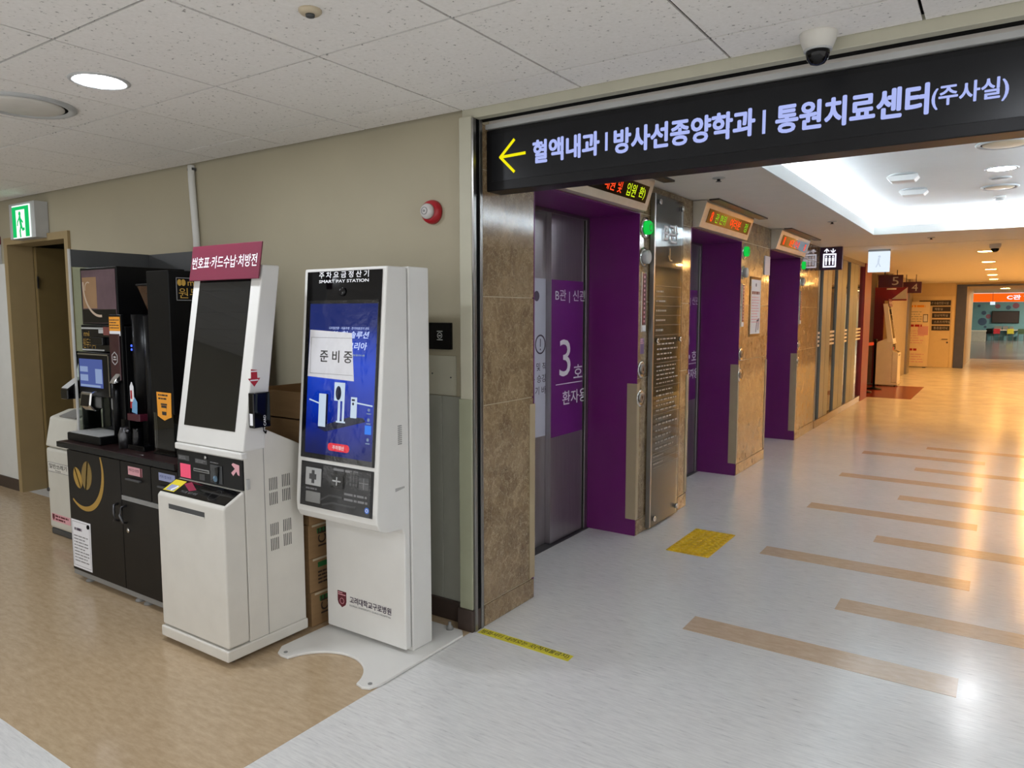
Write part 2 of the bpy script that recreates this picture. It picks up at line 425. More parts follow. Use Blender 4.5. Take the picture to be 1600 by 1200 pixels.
# cream wall
wl = MB()
wl.box(-9, -6.76, YW, YW+.13, 0, 2.5).box(-6.76, -5.76, YW, YW+.13, 2.06, 2.5).box(-5.76, -2.0, YW, YW+.13, 0, 2.5)
wall = struct('wall_left', wl, m_wall)
part('white_panel', MB().box(-9, -6.80, YW-.012, YW, .1, 1.9), m_whitewall, wall, label='white painted wall left of the doorway')
part('guard_board', MB().box(-2.60, -2.215, YW-.008, YW, .10, 1.10), m_guard2, wall, .002)
part('guard_board', MB().box(-2.213, -2.06, YW-.008, YW, .10, 1.10), m_guard2, wall, .002)
part('access_plate', MB().box(-2.60, -2.128, YW-.007, YW, 1.104, 1.292), m_post, wall, .0015, label='cream blanking plate with two screws')
part('screw', MB().disc(FY(YW-.007), -2.272, 1.205, .004, 0, .002, 10).disc(FY(YW-.007), -2.158, 1.19, .004, 0, .002, 10), m_darkgrey, wall)
struct('baseboard_left', MB().box(-5.76, -2.07, YW-.02, YW, .0012, .10).box(-9, -6.80, YW-.02, YW, .0012, .10), m_base, .003)
post = struct('trim_2', MB().box(-2.062, -1.99, 2.637, YW, .105, 2.36), m_post, .006)
part('corner_guard', MB().box(-2.066, -1.99, 2.630, 2.6365, .105, 1.10), m_guard, post, .003)
part('post_base', MB().box(-2.072, -1.984, 2.618, YW, .0012, .105), m_base, post, .004)
trk = struct('trim_3', MB().box(-1.9895, -1.979, 2.637, 2.657, 0, 2.35).box(-1.9895, -1.979, 2.685, 2.705, 0, 2.35), m_steel, .001)
part('track_slot', MB().box(-1.9895, -1.9845, 2.657, 2.685, 0, 2.35), m_blackmatt, trk)
# doorway with the leaf swung inward
d1 = struct_empty('door_1', (-6.26, 2.76, 0))
part('door_frame', MB().box(-6.80, -6.74, YW-.02, YW+.17, 0, 2.10).box(-5.79, -5.735, YW-.02, YW+.17, 0, 2.10).box(-6.74, -5.79, YW-.02, YW+.17, 2.045, 2.10), m_doorframe, d1)
leaf = part('door_leaf', MB().box(-6.735, -6.69, YW+.17, YW+1.07, .01, 2.04), m_doorleaf, d1, .002)
part('door_handle', MB().lathe(FX(-6.69), YW+.98, 1.02, [(.026, 0), (.026, .006), (.011, .01), (.011, .045)], 14).tube([(-6.645, YW+.98, 1.02), (-6.645, YW+.86, 1.02)], .009), m_gunmetal, leaf)
part('hinge', MB().box(-6.688, -6.675, YW+.165, YW+.175, .25, .35).box(-6.688, -6.675, YW+.165, YW+.175, 1.7, 1.8), m_gunmetal, leaf)
m_backroom = M('back_room_paint', (122, 118, 92), .7)
struct('wall_outer', MB().box(-7.6, -4.5, 5.2, 5.3, 0, 2.5).box(-7.7, -7.6, 2.83, 5.3, 0, 2.5).box(-4.5, -4.4, 2.83, 5.3, 0, 2.5).box(-7.6, -4.5, 2.83, 5.2, 2.42, 2.5), m_backroom)
# side walls; the rear is left open to let world fill light in
struct('wall_side', MB().box(-9.1, -9, -4, 2.8, 0, 2.5).box(1.28, 4, 2.7, 2.8, 0, 2.5), m_wall)

# lift wall in marble slabs
OP = [(3.15, 4.435), (5.37, 6.65), (7.60, 8.93)]
PIL = [(2.71, 3.15), (4.435, 5.37), (6.65, 7.60), (8.93, 9.97)]
bk = MB()
for a, b in PIL: bk.box(-2.6, -1.9892, a+.01, b-.01, 0, ZH)
for a, b in OP: bk.box(-2.6, -1.9892, a-.01, b+.01, 2.155, ZH)
lw = struct('wall_center', bk, M('light_marble_grout', (196, 182, 154), .6))
def slab(y0, y1, z0, z1, x1=XW):
    e = .0022
    return part('marble_slab', MB().box(-1.989, x1, y0+e, y1-e, z0+e, z1-e), m_marble, lw, .001, 1)
for a, b in PIL:
    slab(a, b, 0, .105, XW+.006)
    for z0, z1 in ((.105, 1.065), (1.065, 1.57), (1.57, 2.14), (2.14, ZH)): slab(a, b, z0, z1)
for a, b in OP: slab(a, b, 2.14, ZH)

def corner_guard(y, side):
    """tan L-shaped edge protector at an opening edge; side=+1 jamb faces -Y"""
    mb = MB()
    if side > 0: mb.box(XW-.068, XW+.004, y-.010, y-.0062, .112, 1.03).box(XW+.0005, XW+.004, y-.0062, y+.03, .112, 1.03)
    else: mb.box(XW+.0005, XW+.004, y-.04, y+.01, .112, 1.03).box(XW-.068, XW+.0005, y+.0062, y+.01, .112, 1.03)
    return mb
nth = ['nearest', 'middle', 'farthest']
FA = FX(-2.40); FB = FX(-2.36)
for k, (a, b) in enumerate(OP):
    d = struct_empty('door_%d' % (k+2), (-2.3, (a+b)/2, 0))
    part('jamb_panel', MB().box(-2.365, XW+.001, b-.006, b, 0, 2.14), m_purple, d, label='purple laminate reveal')
    part('jamb_panel', MB().box(-2.365, XW+.001, a, a+.006, 0, 2.14), m_purple, d, label='purple laminate reveal')
    part('head_panel', MB().box(-2.365, XW+.001, a+.006, b-.006, 2.134, 2.14), m_purple, d, label='purple laminate soffit')
    part('door_frame', MB().box(-2.46, -2.345, b-.05, b-.008, 0, 2.132).box(-2.46, -2.345, a+.008, a+.05, 0, 2.132).box(-2.46, -2.345, a+.05, b-.05, 2.112, 2.132), m_steel, d, .002)
    part('door_sill', MB().box(-2.5, -2.33, a+.01, b-.01, 0, .004), m_gunmetal, d)
    mid = a+.80
    pa = part('door_panel', MB().box(-2.44, -2.40, a+.05, mid+.12, .006, 2.115), m_darksteel, d)
    pb = part('door_panel', MB().box(-2.40, -2.36, mid, b-.062, .006, 2.115), m_darksteel, d, .002)
    part('shadow_gap', MB().box(-2.445, -2.41, b-.062, b-.05, .006, 2.115), m_blackmatt, d)
    part('white_film', MB().fb(FA, a+.055, mid-.002, .715, 1.71, 0, .0006), m_whitefilm, pa)
    part('purple_film', MB().fb(FB, mid+.004, b-.066, .70, 1.705, 0, .0006), m_purpleprint, pb)
    part('emblem', MB().disc(FA, a+.69, 1.60, .032, .0007, .0012), m_darkink, pa)
    part('warning_mark', MB().arc(FA, a+.735, 1.30, .052, .062, 0, 360, .0007, .0012).fb(FA, a+.731, a+.739, 1.285, 1.335, .0007, .0012).disc(FA, a+.735, 1.268, .006, .0007, .0012, 10), m_darkink, pa)
    for q, (t, z) in enumerate((('고객 및 직원', 1.135), ('전용 승강기', 1.06), ('하시기 바랍', .985))):
        txt('lettering', t, FA, a+.56, z, .30, .05, m_darkink, pa, .01, .0012)
    ftop = Fr((-2.36, 0, 0), (0, 1, 0), (0, 0, 1))
    txt('lettering', 'B관 | 신관', FB, a+.85, 1.562, .40, .084, m_whiteink, pb, 0, .0012)
    txt('lettering', str(3-k), FB, a+.905, 1.085, .145, .24, m_whiteink, pb, .0, .0012)
    txt('lettering', '호기', FB, a+1.092, 1.05, .25, .105, m_whiteink, pb, .01, .0012)
    part('rule', MB().fb(FB, a+.86, a+1.212, 1.033, 1.039, .0007, .0012), m_whiteink, pb)
    txt('lettering', '환자용', FB, a+.945, .895, .33, .092, m_whiteink, pb, .012, .0012)
    cg = solid('corner_guard', corner_guard(b, 1), m_tan, 'tan corner guard on the right jamb of the %s elevator opening' % nth[k], 'corner guard', 'tan corner guards on the elevator openings')
    cg = solid('corner_guard', corner_guard(a, -1), m_tan, 'tan corner guard on the left edge of the %s elevator opening' % nth[k], 'corner guard', 'tan corner guards on the elevator openings')

# hall ceiling with cove
CX0, CX1, CY0, CY1 = -1.22, .50, 3.2, 8.8
ch = MB()
ch.box(-2.6, CX0, 2.785, 10.19, ZH, 2.42).box(CX1, 1.3, 2.785, 10.19, ZH, 2.42).box(CX0, CX1, 2.785, CY0, ZH, 2.42).box(CX0, CX1, CY1, 10.19, ZH, 2.42)
ceil2 = struct('ceiling_hall', ch, m_ceil2)
u = MB(); ex = .26
u.box(CX0-ex, CX1+ex, CY0-ex, CY1+ex, 2.56, 2.6)
u.box(CX0-ex-.03, CX0-ex, CY0-ex, CY1+ex, 2.42, 2.6).box(CX1+ex, CX1+ex+.03, CY0-ex, CY1+ex, 2.42, 2.6)
u.box(CX0-ex, CX1+ex, CY0-ex-.03, CY0-ex, 2.42, 2.6).box(CX0-ex, CX1+ex, CY1+ex, CY1+ex+.03, 2.42, 2.6)
part('cove_dome', u, m_covewhite, ceil2, label='white raised cove ceiling')
part('cove_lip', MB().box(CX0-.001, CX0+.012, CY0, CY1, 2.338, 2.425).box(CX1-.012, CX1+.001, CY0, CY1, 2.338, 2.425).box(CX0, CX1, CY0-.001, CY0+.012, 2.338, 2.425).box(CX0, CX1, CY1-.012, CY1+.001, 2.338, 2.425), m_covewhite, ceil2)
for nm, bx in (('left', (CX0-.16, CX0-.12, CY0-.1, CY1+.1)), ('right', (CX1+.12, CX1+.16, CY0-.1, CY1+.1)), ('near', (CX0, CX1, CY0-.16, CY0-.12)), ('far', (CX0, CX1, CY1+.12, CY1+.16))):
    st = solid('light_strip', MB().box(bx[0], bx[1], bx[2], bx[3], 2.421, 2.435), m_covelamp, 'hidden white light strip on the %s ledge of the ceiling cove' % nm, 'light', 'cove light strips')
struct('ceiling_corridor', MB().box(-4.2, 1.3, 10.225, 23.62, ZH, 2.42), m_ceil2)
part('ceiling_groove', MB().box(-2.6, 1.3, 10.19, 10.225, 2.40, 2.42), m_blackmatt, ceil2)
# right side of the hall
struct('wall_right', MB().box(1.28, 1.4, 13.4, 23.62, 0, 2.42), m_warmwall)
struct('wall_opposite', MB().box(1.28, 1.4, 2.8, 13.4, 0, 2.42), M('grey_stone_cladding', (118, 117, 116), .35, var=.06))

# ---- beyond the lifts: glass and steel partition
pt = struct_empty('window_1', (XW, 12, 0))
part('sill', MB().box(-2.06, XW+.012, 9.98, 14.25, 0, .10), m_marble, pt, .003)
part('head_rail', MB().box(-2.06, XW+.005, 9.98, 14.25, 2.28, ZH-.001), m_steel, pt)
for y0, y1 in ((10.0, 10.06), (10.28, 10.85), (11.28, 11.97), (12.3, 13.0)):
    part('steel_post', MB().box(-2.05, XW, y0, (y0+y1)/2-.006, .10, 2.28).box(-2.05, XW, (y0+y1)/2+.006, y1, .10, 2.28), m_postmetal, pt, .004)
for y0, y1 in ((10.06, 10.28), (10.85, 11.28), (11.97, 12.3), (13.0, 13.6)):
    gp = part('glass_pane', MB().box(-2.02, -2.008, y0, y1, .10, 2.28), m_partglass, pt)
    mb = MB()
    for q in range(4): mb.fb(FX(-2.008), y0, y1, 1.06+.055*q, 1.09+.055*q, .0002, .0012)
    part('frosted_stripe', mb, m_paper, gp)
part('red_jamb', MB().box(-2.06, XW+.02, 13.6, 14.3, 0, ZH-.001), m_red, pt, .003)
struct('wall_west', MB().box(-4.2, -4.1, 9.97, 24, 0, 2.42).box(-4.1, -2.05, 9.90, 9.97, 0, 2.42), m_warmwall)
# recess with the red portal
rp = struct_empty('trim_4', (-2.2, 17.3, 0))
part('red_post', MB().box(-2.30, -2.12, 17.30, 17.42, 0, 2.05), m_red, rp)
part('red_header', MB().box(-2.12, -1.70, 17.30, 17.42, 1.77, 2.05), m_red, rp)
part('diagonal_print', MB().poly(FY(17.30), [(-1.98, 1.80), (-1.70, 1.80), (-1.70, 2.04)], .001, .003), m_ltgrey, rp)
part('header_line', MB().fb(FY(17.30), -2.08, -1.9, 2.00, 2.03, .001, .003), m_whiteink, rp)
struct('wall_recess', MB().box(-3.4, -2.30, 17.36, 17.5, 0, ZH).box(-2.06, XW, 17.42, 20.4, 0, ZH-.001), M('recess_grey_paint', (158, 148, 134), .5))
part('dark_box', MB().box(-2.35, -2.12, 15.0, 15.3, 1.95, 2.33), m_blackmatt, pt)
col = struct('trim_5', MB().box(-2.05, -1.93, 20.4, 20.9, 0, ZH-.001).box(-2.2, -2.06, 21.2, 21.6, 0, ZH-.001).box(-2.45, -2.16, 23.3, 23.5, 0, ZH-.001), m_steel, .004)
# end wall
YE = 23.55
struct('wall_back', MB().box(-4.1, -.95, YE, YE+.2, 0, ZH).box(-.95, -.87, YE+.02, 28.9, 0, 2.5).box(-.9, 3.4, YE, 28.9, 2.25, 2.6).box(1.0, 1.3, YE, 28.9, 0, 2.3), m_warmwall)
struct('trim_6', MB().box(-1.10, -.86, YE-.03, YE-.001, 0, 2.29).box(-.86, 1.27, YE-.03, YE-.001, 2.235, 2.29), m_gunmetal, .003)
d5 = struct_empty('door_5', (-1.65, YE, 0))
part('door_frame', MB().box(-2.15, -2.07, YE-.03, YE, 0, 1.98).box(-1.20, -1.13, YE-.03, YE, 0, 1.98).box(-2.07, -1.20, YE-.03, YE, 1.90, 1.98), m_door_white, d5, .003)
lf = part('door_leaf', MB().box(-2.068, -1.203, YE-.018, YE, .005, 1.897), m_door_white, d5, .002)
part('door_handle', MB().box(-1.40, -1.26, YE-.06, YE-.045, .78, .80).box(-1.275, -1.255, YE-.06, YE-.019, .78, .80).disc(FY(YE-.019), -1.265, .70, .025, 0, .01, 12), m_gunmetal, lf)

# far building
struct('wall_far', MB().box(-1.75, 3.4, 50.0, 50.2, 0, 2.17), m_bluewall)
struct('wall_beyond', MB().box(-1.75, -1.6, 29.0, 50, 0, 3.0), m_bluewall)
struct('wall_passage', MB().box(-4, -.9, 28.9, 29.0, 0, 3.0), m_warmwall)
struct('ceiling_far', MB().box(-1.75, 3.4, 28.9, 50.2, 2.68, 2.8), m_warmwall)
struct('wall_east', MB().box(3.4, 3.5, 28.9, 50.2, 0, 3), m_warmwall)

# ================================================================ LIGHT FITTINGS
def downlight(x, y, z, r, mat, label, group, rim=m_ltgrey):
    t = thing('downlight', label, 'ceiling light', (x, y, z), group)
    F = FD(z)
    part('rim', MB().lathe(F, x, -y, [(r*1.28, -.004), (r*1.28, .003), (r*1.18, .007), (r*1.02, .004), (r*1.0, -.02)], 32), rim, t)
    part('diffuser', MB().lathe(F, x, -y, [(r, .0045), (r*.9, .006), (.002, .0065)], 32), mat, t)
    return t
downlight(-2.965, 1.535, ZC, .085, m_lobbylamp, 'round lit downlight in the tiled ceiling above the kiosks', 'round downlights of the tiled lobby ceiling')
q = 0
for x, y in ((-6.2, 1.5), (.1, 1.3), (-2.95, -.9), (.1, -.9), (-6.0, -.9), (2.6, .6), (-2.95, -2.9), (.1, -2.9)):
    q += 1
    downlight(x, y, ZC, .085, m_lobbylamp, ['round downlight toward the left end of the lobby', 'round downlight right of the camera side of the header', 'round downlight behind the viewpoint, in line with the kiosks',
        'round downlight behind the viewpoint, in line with the sign', 'round downlight behind the viewpoint at the left end', 'round downlight near the right lobby wall',
        'round downlight by the open rear in line with the kiosks', 'round downlight by the open rear in line with the sign'][q-1], 'round downlights of the tiled lobby ceiling')
downlight(-.07, 6.58, 2.56, .085, m_halllamp, 'nearer lit downlight in the white cove ceiling', 'lit downlights of the cove')
downlight(-.09, 8.62, 2.56, .085, m_halllamp, 'farther lit downlight in the white cove ceiling', 'lit downlights of the cove')
for k, (x, y) in enumerate(((-.25, 11.9), (-.25, 14.3), (-.25, 16.7), (-.25, 19.1), (-.25, 21.5), (.75, 12.2), (.75, 15.4), (.75, 18.4), (.75, 21.4))):  # the row by the right wall is added fill light, out of view
    o = downlight(x, y, ZH, .09, m_warmlamp if k < 5 else m_warmfill, 'warm downlight number %s along the amber corridor ceiling' % ['one nearest', 'two', 'three', 'four', 'five last in line'][k] if k < 5 else
        ['added warm fill lamp by the right wall, first beyond the cove', 'added warm fill lamp by the right wall, second beyond the cove', 'added warm fill lamp by the right wall, third beyond the cove', 'added warm fill lamp by the right wall, last before the far passage'][k-5], 'warm corridor downlights')
for k, (x, y) in enumerate(((0, 26.2), (2.5, 32), (2.5, 37), (2.5, 42), (2.5, 47))):  # all but the passage lamp are fill lamps added out of view
    downlight(x, y, 2.25 if k == 0 else 2.68, .12, m_warmlamp if k == 0 else m_farfill, ['downlight in the passage to the far building', 'first added fill lamp in the far building', 'second added fill lamp in the far building', 'third added fill lamp in the far building', 'last added fill lamp before the blue mural'][k], 'far building downlights')
def diffuser(x, y, z, r, label, mat=m_plastic_beige):
    t = thing('air_diffuser', label, 'ceiling vent', (x, y, z))
    F = FD(z)
    part('outer_ring', MB().lathe(F, x, -y, [(r, -.004), (r, .006), (r*.93, .014), (r*.84, .010), (r*.82, .002)], 36), m_ltgrey, t)
    part('shadow_ring', MB().lathe(F, x, -y, [(r*.83, -.004), (r*.83, .004), (r*.78, .004)], 36), m_blackmatt, t)
    part('centre_plate', MB().lathe(F, x, -y, [(r*.76, .0), (r*.76, .009), (r*.70, .014), (r*.15, .018)], 36), mat, t)
    return t
diffuser(-3.57, 1.52, ZC, .2, 'large round air diffuser in the tiled ceiling at left', M('diffuser_white', (208, 204, 196), .4))
diffuser(-.05, 5.62, 2.56, .16, 'larger round diffuser ring in the cove, nearest the black sign')
diffuser(-.085, 7.5, 2.56, .14, 'round diffuser ring between the two cove downlights')

# ================================================================ LOBBY CEILING ITEMS
t = thing('smoke_detector', 'small beige smoke detector with grey centre on the tiled ceiling', 'smoke detector', (-1.765, 1.545, ZC))
part('base', MB().lathe(FD(ZC), -1.765, -1.545, [(.034, -.002), (.034, .006), (.028, .012), (.012, .013)], 28), m_plastic_beige, t)
part('sensor_core', MB().lathe(FD(ZC), -1.765, -1.545, [(.014, .012), (.013, .02), (.004, .022)], 20), m_darkgrey, t)
t = thing('dome_camera', 'white dome security camera on the tiled ceiling above the black sign', 'security camera', (-.545, 2.585, ZC))
part('housing', MB().lathe(FD(ZC), -.545, -2.585, [(.058, -.002), (.058, .006), (.055, .02), (.043, .052)], 36), m_offwhite, t)
part('dome', MB().lathe(FD(ZC), -.545, -2.585, [(.036, .05), (.037, .062), (.033, .08), (.022, .094), (.003, .1)], 32), m_blackgloss, t)
part('dome_ring', MB().lathe(FD(ZC), -.545, -2.585, [(.0435, .05), (.0435, .055), (.038, .056)], 32), m_ltgrey, t)

# ================================================================ BLACK HANGING SIGN
SY = 2.743
t = thing('overhead_sign', 'long black illuminated direction sign with white Korean lettering and yellow arrow over the elevator hall', 'sign', (-.35, 2.80, 2.043))
part('cabinet', MB().box(-1.984, 1.27, SY, 2.86, 2.043, 2.312), M('black_sign_frame', (15, 15, 18), .4, spec=.25), t, .004)
fp = part('face_panel', MB().box(-1.955, 1.24, SY-.002, SY, 2.085, 2.292), M('charcoal_acrylic', (25, 26, 29), .28, spec=.25), t)
FS = FY(SY-.002)
part('arrow', MB().stroke(FS, [(-1.775, 2.191), (-1.902, 2.187)], .012, .001, .003).stroke(FS, [(-1.832, 2.254), (-1.905, 2.187), (-1.832, 2.118)], .012, .001, .003), m_arrowglow, fp, label='yellow left-pointing arrow')
txt('lettering', '혈액내과', FS, -1.735, 2.138, .325, .10, m_letterglow, fp, .05, .0025)
part('divider', MB().fb(FS, -1.385, -1.374, 2.152, 2.225, .001, .0025).fb(FS, -.757, -.746, 2.135, 2.218, .001, .0025), m_letterglow, fp)
txt('lettering', '방사선종양학과', FS, -1.347, 2.133, .565, .10, m_letterglow, fp, .05, .0025)
txt('lettering', '통원치료센터', FS, -.712, 2.127, .478, .10, m_letterglow, fp, .05, .0025)
txt('lettering', '(주사실)', FS, -.228, 2.137, .205, .075, m_letterglow, fp, .032, .0025)

# ================================================================ CREAM WALL ITEMS
t = solid('conduit', MB().tube([(-4.13, YW-.022, 1.5), (-4.13, YW-.022, 1.95), (-4.145, YW-.022, 2.15), (-4.155, YW-.022, 2.3), (-4.155, YW-.022, ZC-.002)], .02, 12), m_whitewall, 'cream vertical cable conduit running up the wall behind the kiosk', 'conduit')
part('pipe_clip', MB().box(-4.185, -4.135, YW-.03, YW, 2.36, 2.375), m_darkgrey, t)
t = thing('fire_alarm', 'round red fire alarm strobe with clear lens on the cream wall', 'fire alarm', (-2.262, YW, 1.968))
F = FY(YW)
part('base', MB().lathe(F, -2.262, 1.968, [(.056, 0), (.056, .012), (.05, .03), (.036, .036)], 32), m_redplastic, t)
part('lens', MB().lathe(F, -2.262, 1.968, [(.036, .036), (.036, .05), (.028, .062), (.008, .068)], 28), M('clear_lens', (196, 192, 190), .12), t)
part('lamp_element', MB().arc(F, -2.262, 1.968, .014, .018, 0, 360, .064, .0675).disc(F, -2.262, 1.968, .006, .067, .07), m_grey, t)
t = thing('wall_switch_plate', 'square black intercom plate with a white icon on the cream wall', 'intercom', (-2.217, YW, 1.385))
part('plate', MB().fb(F, -2.284, -2.150, 1.322, 1.449, 0, .018), m_blackgloss, t, .003)
part('icon', MB().arc(F, -2.215, 1.388, .012, .015, 0, 360, .0185, .0192).fb(F, -2.232, -2.198, 1.366, 1.370, .0185, .0192).fb(F, -2.232, -2.198, 1.406, 1.410, .0185, .0192).fb(F, -2.222, -2.208, 1.384, 1.391, .0185, .0192), m_ltgrey, t)
# exit sign, box sign over the doorway
t = thing('exit_sign', 'lit green running man exit sign box above the olive doorway', 'exit sign', (-6.2, 2.66, 2.065))
part('housing', MB().box(-6.47, -6.05, 2.60, YW, 2.065, 2.335), m_ltgrey, t, .004)
ef = part('lit_face', MB().box(-6.40, -6.115, 2.592, 2.60, 2.07, 2.315), m_exit_white, t)
FE = FY(2.592)
part('green_field', MB().fb(FE, -6.395, -6.335, 2.075, 2.305, .001, .002).fb(FE, -6.185, -6.12, 2.075, 2.305, .001, .002).fb(FE, -6.335, -6.185, 2.28, 2.305, .001, .002), m_exit_green, ef)
mb = MB().disc(FE, -6.27, 2.25, .018, .001, .002, 14)
mb.stroke(FE, [(-6.27, 2.225), (-6.255, 2.165)], .032, .001, .002).stroke(FE, [(-6.255, 2.165), (-6.275, 2.12), (-6.27, 2.08)], .02, .001, .002)
mb.stroke(FE, [(-6.255, 2.165), (-6.23, 2.13), (-6.205, 2.135)], .02, .001, .002).stroke(FE, [(-6.285, 2.215), (-6.31, 2.19), (-6.315, 2.165)], .013, .001, .002).stroke(FE, [(-6.255, 2.21), (-6.225, 2.185)], .013, .001, .002)
part('running_man', mb, m_exit_green, ef)
t = thing('door_sign', 'grey and maroon projecting wall sign at the far left edge', 'sign', (-7.1, 2.6, 1.9))
part('maroon_band', MB().box(-7.4, -6.89, 2.63, YW, 2.06, 2.125), m_maroon, t, .003)
part('grey_plate', MB().box(-7.4, -6.89, 2.63, YW, 1.90, 2.06), m_ltgrey, t, .003)

# ================================================================ PAY STATION
PX0, PX1 = -2.575, -2.08
t = thing('pay_station', 'tall white parking pay station with a blue lit screen and a crescent floor plate', 'kiosk', (-2.33, 2.3, 0))
sl = .0841
prof = [(2.1885, 1.685), (2.103, .668), (2.106, .625), (2.122, .597), (2.15, .583), (2.235, .575), (2.258, .570), (2.268, .548), (2.268, .03), (2.304, .03), (2.304, 1.685)]
FXp = FX(PX0)
part('front_body', MB().poly(FXp, prof, 0, PX1-PX0), m_white, t, .006, 3)
part('rear_body', MB().box(PX0-.003, PX1+.006, 2.308, 2.435, .0132, 1.688), m_white, t, .004)
part('body_gap', MB().box(PX0+.006, PX1-.006, 2.303, 2.31, .03, 1.68), m_blackmatt, t)
FP = Fr((0, 2.1885-1.685*sl, 0), (1, 0, 0), (0, sl, 1))
part('front_glass', MB().fb(FP, -2.552, -2.103, .862, 1.672, 0, .004), m_blackgloss, t, .001)
FP2 = FP
txt('lettering', '주 차 요 금 정 산 기', FP, -2.476, 1.642, .30, .028, m_whiteink, t, .025, .0055)
txt('lettering', 'SMART PAY STATION', FP, -2.475, 1.622, .30, .013, m_whiteink, t, .03, .0055)
cm = part('webcam', MB().lathe(FP, -2.326, 1.584, [(.019, .003), (.019, .009), (.013, .013), (.008, .010)], 24), m_blackgloss, t)
part('webcam_lens', MB().disc(FP, -2.318, 1.578, .004, .0125, .0135, 12), m_darkgrey, cm)
sc = part('screen', MB().fb(FP, -2.524, -2.118, .885, 1.533, .004, .0048), m_scr_blue, t, label='lit blue screen')
txt('lettering', '디지털전환 · 자율주행 · 전기차충전기 선도', FP, -2.40, 1.424, .24, .011, m_scr_txt, sc, .01, .0055, .2)
txt('lettering', '지능형 솔루션', FP, -2.40, 1.388, .241, .030, m_scr_txt, sc, .03, .0055, .2)
txt('lettering', '플러스코리아', FP, -2.40, 1.340, .231, .032, m_scr_txt, sc, .03, .0055, .2)
bars('small_print', FP, -2.28, -2.17, 1.313, 1.323, 1, m_scr_mid, sc, .7, .0049, .0054, 3, .1)
mb = MB()
mb.poly(FP, [(-2.452, .999), (-2.40, .985), (-2.16, 1.045), (-2.175, 1.06), (-2.25, 1.06)], .0049, .0053)
part('platform_picture', mb, m_scr_dark, sc)
mb = MB()
mb.fb(FP, -2.445, -2.40, 1.005, 1.147, .0054, .0058).fb(FP, -2.327, -2.313, 1.03, 1.122, .0054, .0058).fb(FP, -2.30, -2.288, 1.03, 1.2, .0054, .0058).fb(FP, -2.352, -2.30, 1.122, 1.2, .0054, .0058)
mb.fb(FP, -2.25, -2.214, 1.056, 1.143, .0054, .0058).fb(FP, -2.335, -2.28, 1.03, 1.037, .0054, .0058)
mb.stroke(FP, [(-2.505, 1.118), (-2.445, 1.105)], .006, .0054, .0058).stroke(FP, [(-2.214, 1.12), (-2.126, 1.113)], .006, .0054, .0058)
part('barrier_picture', mb, m_scr_white, sc)
mb = MB()
mb.disc(FP, -2.326, 1.155, .017, .0059, .0062, 20, .03).fb(FP, -2.245, -2.226, 1.127, 1.135, .0059, .0062).disc(FP, -2.236, 1.115, .006, .0059, .0062, 12).fb(FP, -2.40, -2.388, 1.008, 1.147, .0059, .0062)
part('barrier_detail', mb, m_scr_dark, sc)
part('red_button', MB().fb(FP, -2.363, -2.265, .907, .940, .0054, .0058).disc(FP, -2.363, .9235, .0165, .0054, .0058).disc(FP, -2.265, .9235, .0165, .0054, .0058), m_scr_red, sc, label='red on-screen button')
txt('lettering', '주차정산', FP, -2.35, .914, .072, .018, m_whiteink, sc, .025, .0062)
mb = MB()
for k, z in enumerate((1.096, 1.055, .973)): mb.disc(FP, -2.144, z, .007, .0054, .0058, 12).fb(FP, -2.156, -2.132, z-.018, z-.013, .0054, .0058)
part('menu_icon', mb, m_scr_mid, sc)
part('menu_icon', MB().fb(FP, -2.163, -2.126, .995, 1.032, .0054, .0058), m_scr_blue2, sc, label='highlighted blue menu tile')
# paper notice, film
pn = solid('paper_notice', MB().poly(FP, [(-2.523, 1.2185), (-2.236, 1.209), (-2.26, 1.410), (-2.517, 1.421)], .0064, .0072), m_paper, 'white paper notice reading not ready yet, taped on the blue screen', 'notice')
txt('lettering', '준 비 중', FP, -2.448, 1.283, .198, .052, m_blackink, pn, .018, .0078)
part('border_line', MB().fb(FP, -2.508, -2.25, 1.387, 1.3885, .0073, .0076).fb(FP, -2.508, -2.2445, 1.232, 1.2335, .0073, .0076).fb(FP, -2.508, -2.5065, 1.232, 1.388, .0073, .0076), m_greyink, pn)
part('protective_film', MB().fb(FP, -2.545, -2.11, .862, 1.548, .0085, .0087), m_film, t, label='crinkled clear protective film over the screen')
# lower panel
lp = part('payment_panel', MB().fb(FP, -2.545, -2.104, .652, .846, 0, .003), M('panel_dark', (34, 34, 36), .3, spec=.3), t, .001)
part('ticket_slot', MB().fb(FP, -2.51, -2.412, .745, .822, .003, .008), m_ltgrey, lp, .002)
part('ticket_mouth', MB().fb(FP, -2.485, -2.44, .772, .796, .008, .0085).fb(FP, -2.47, -2.452, .755, .812, .008, .0086), m_darkgrey, lp)
part('card_slot', MB().fb(FP, -2.345, -2.275, .753, .815, .003, .012), m_blackgloss, lp, .002)
part('card_mouth', MB().fb(FP, -2.335, -2.285, .78, .786, .012, .0125).fb(FP, -2.312, -2.306, .765, .80, .012, .0125), m_ltgrey, lp)
mb = MB()
for i in range(3):
    for j in range(4): mb.fb(FP, -2.238+.017*i, -2.2255+.017*i, .772+.016*j, .784+.016*j, .003, .006)
part('keypad', mb, m_darkgrey, lp, label='pin pad keys', kind='stuff')
part('reader_window', MB().fb(FP, -2.184, -2.127, .763, .815, .003, .006), m_darkgrey, lp, .001)
part('reader_grid', MB().fb(FP, -2.158, -2.154, .766, .812, .006, .0065).fb(FP, -2.182, -2.129, .79, .793, .006, .0065), m_greyink, lp)
part('receipt_slot', MB().fb(FP, -2.505, -2.413, .671, .718, .003, .008), m_grey, lp, .002)
bars('small_print', FP, -2.51, -2.42, .724, .736, 1, m_greyink, lp, .6, .003, .0036, 5)
bars('small_print', FP, -2.34, -2.13, .822, .838, 1, m_greyink, lp, .6, .003, .0036, 6)
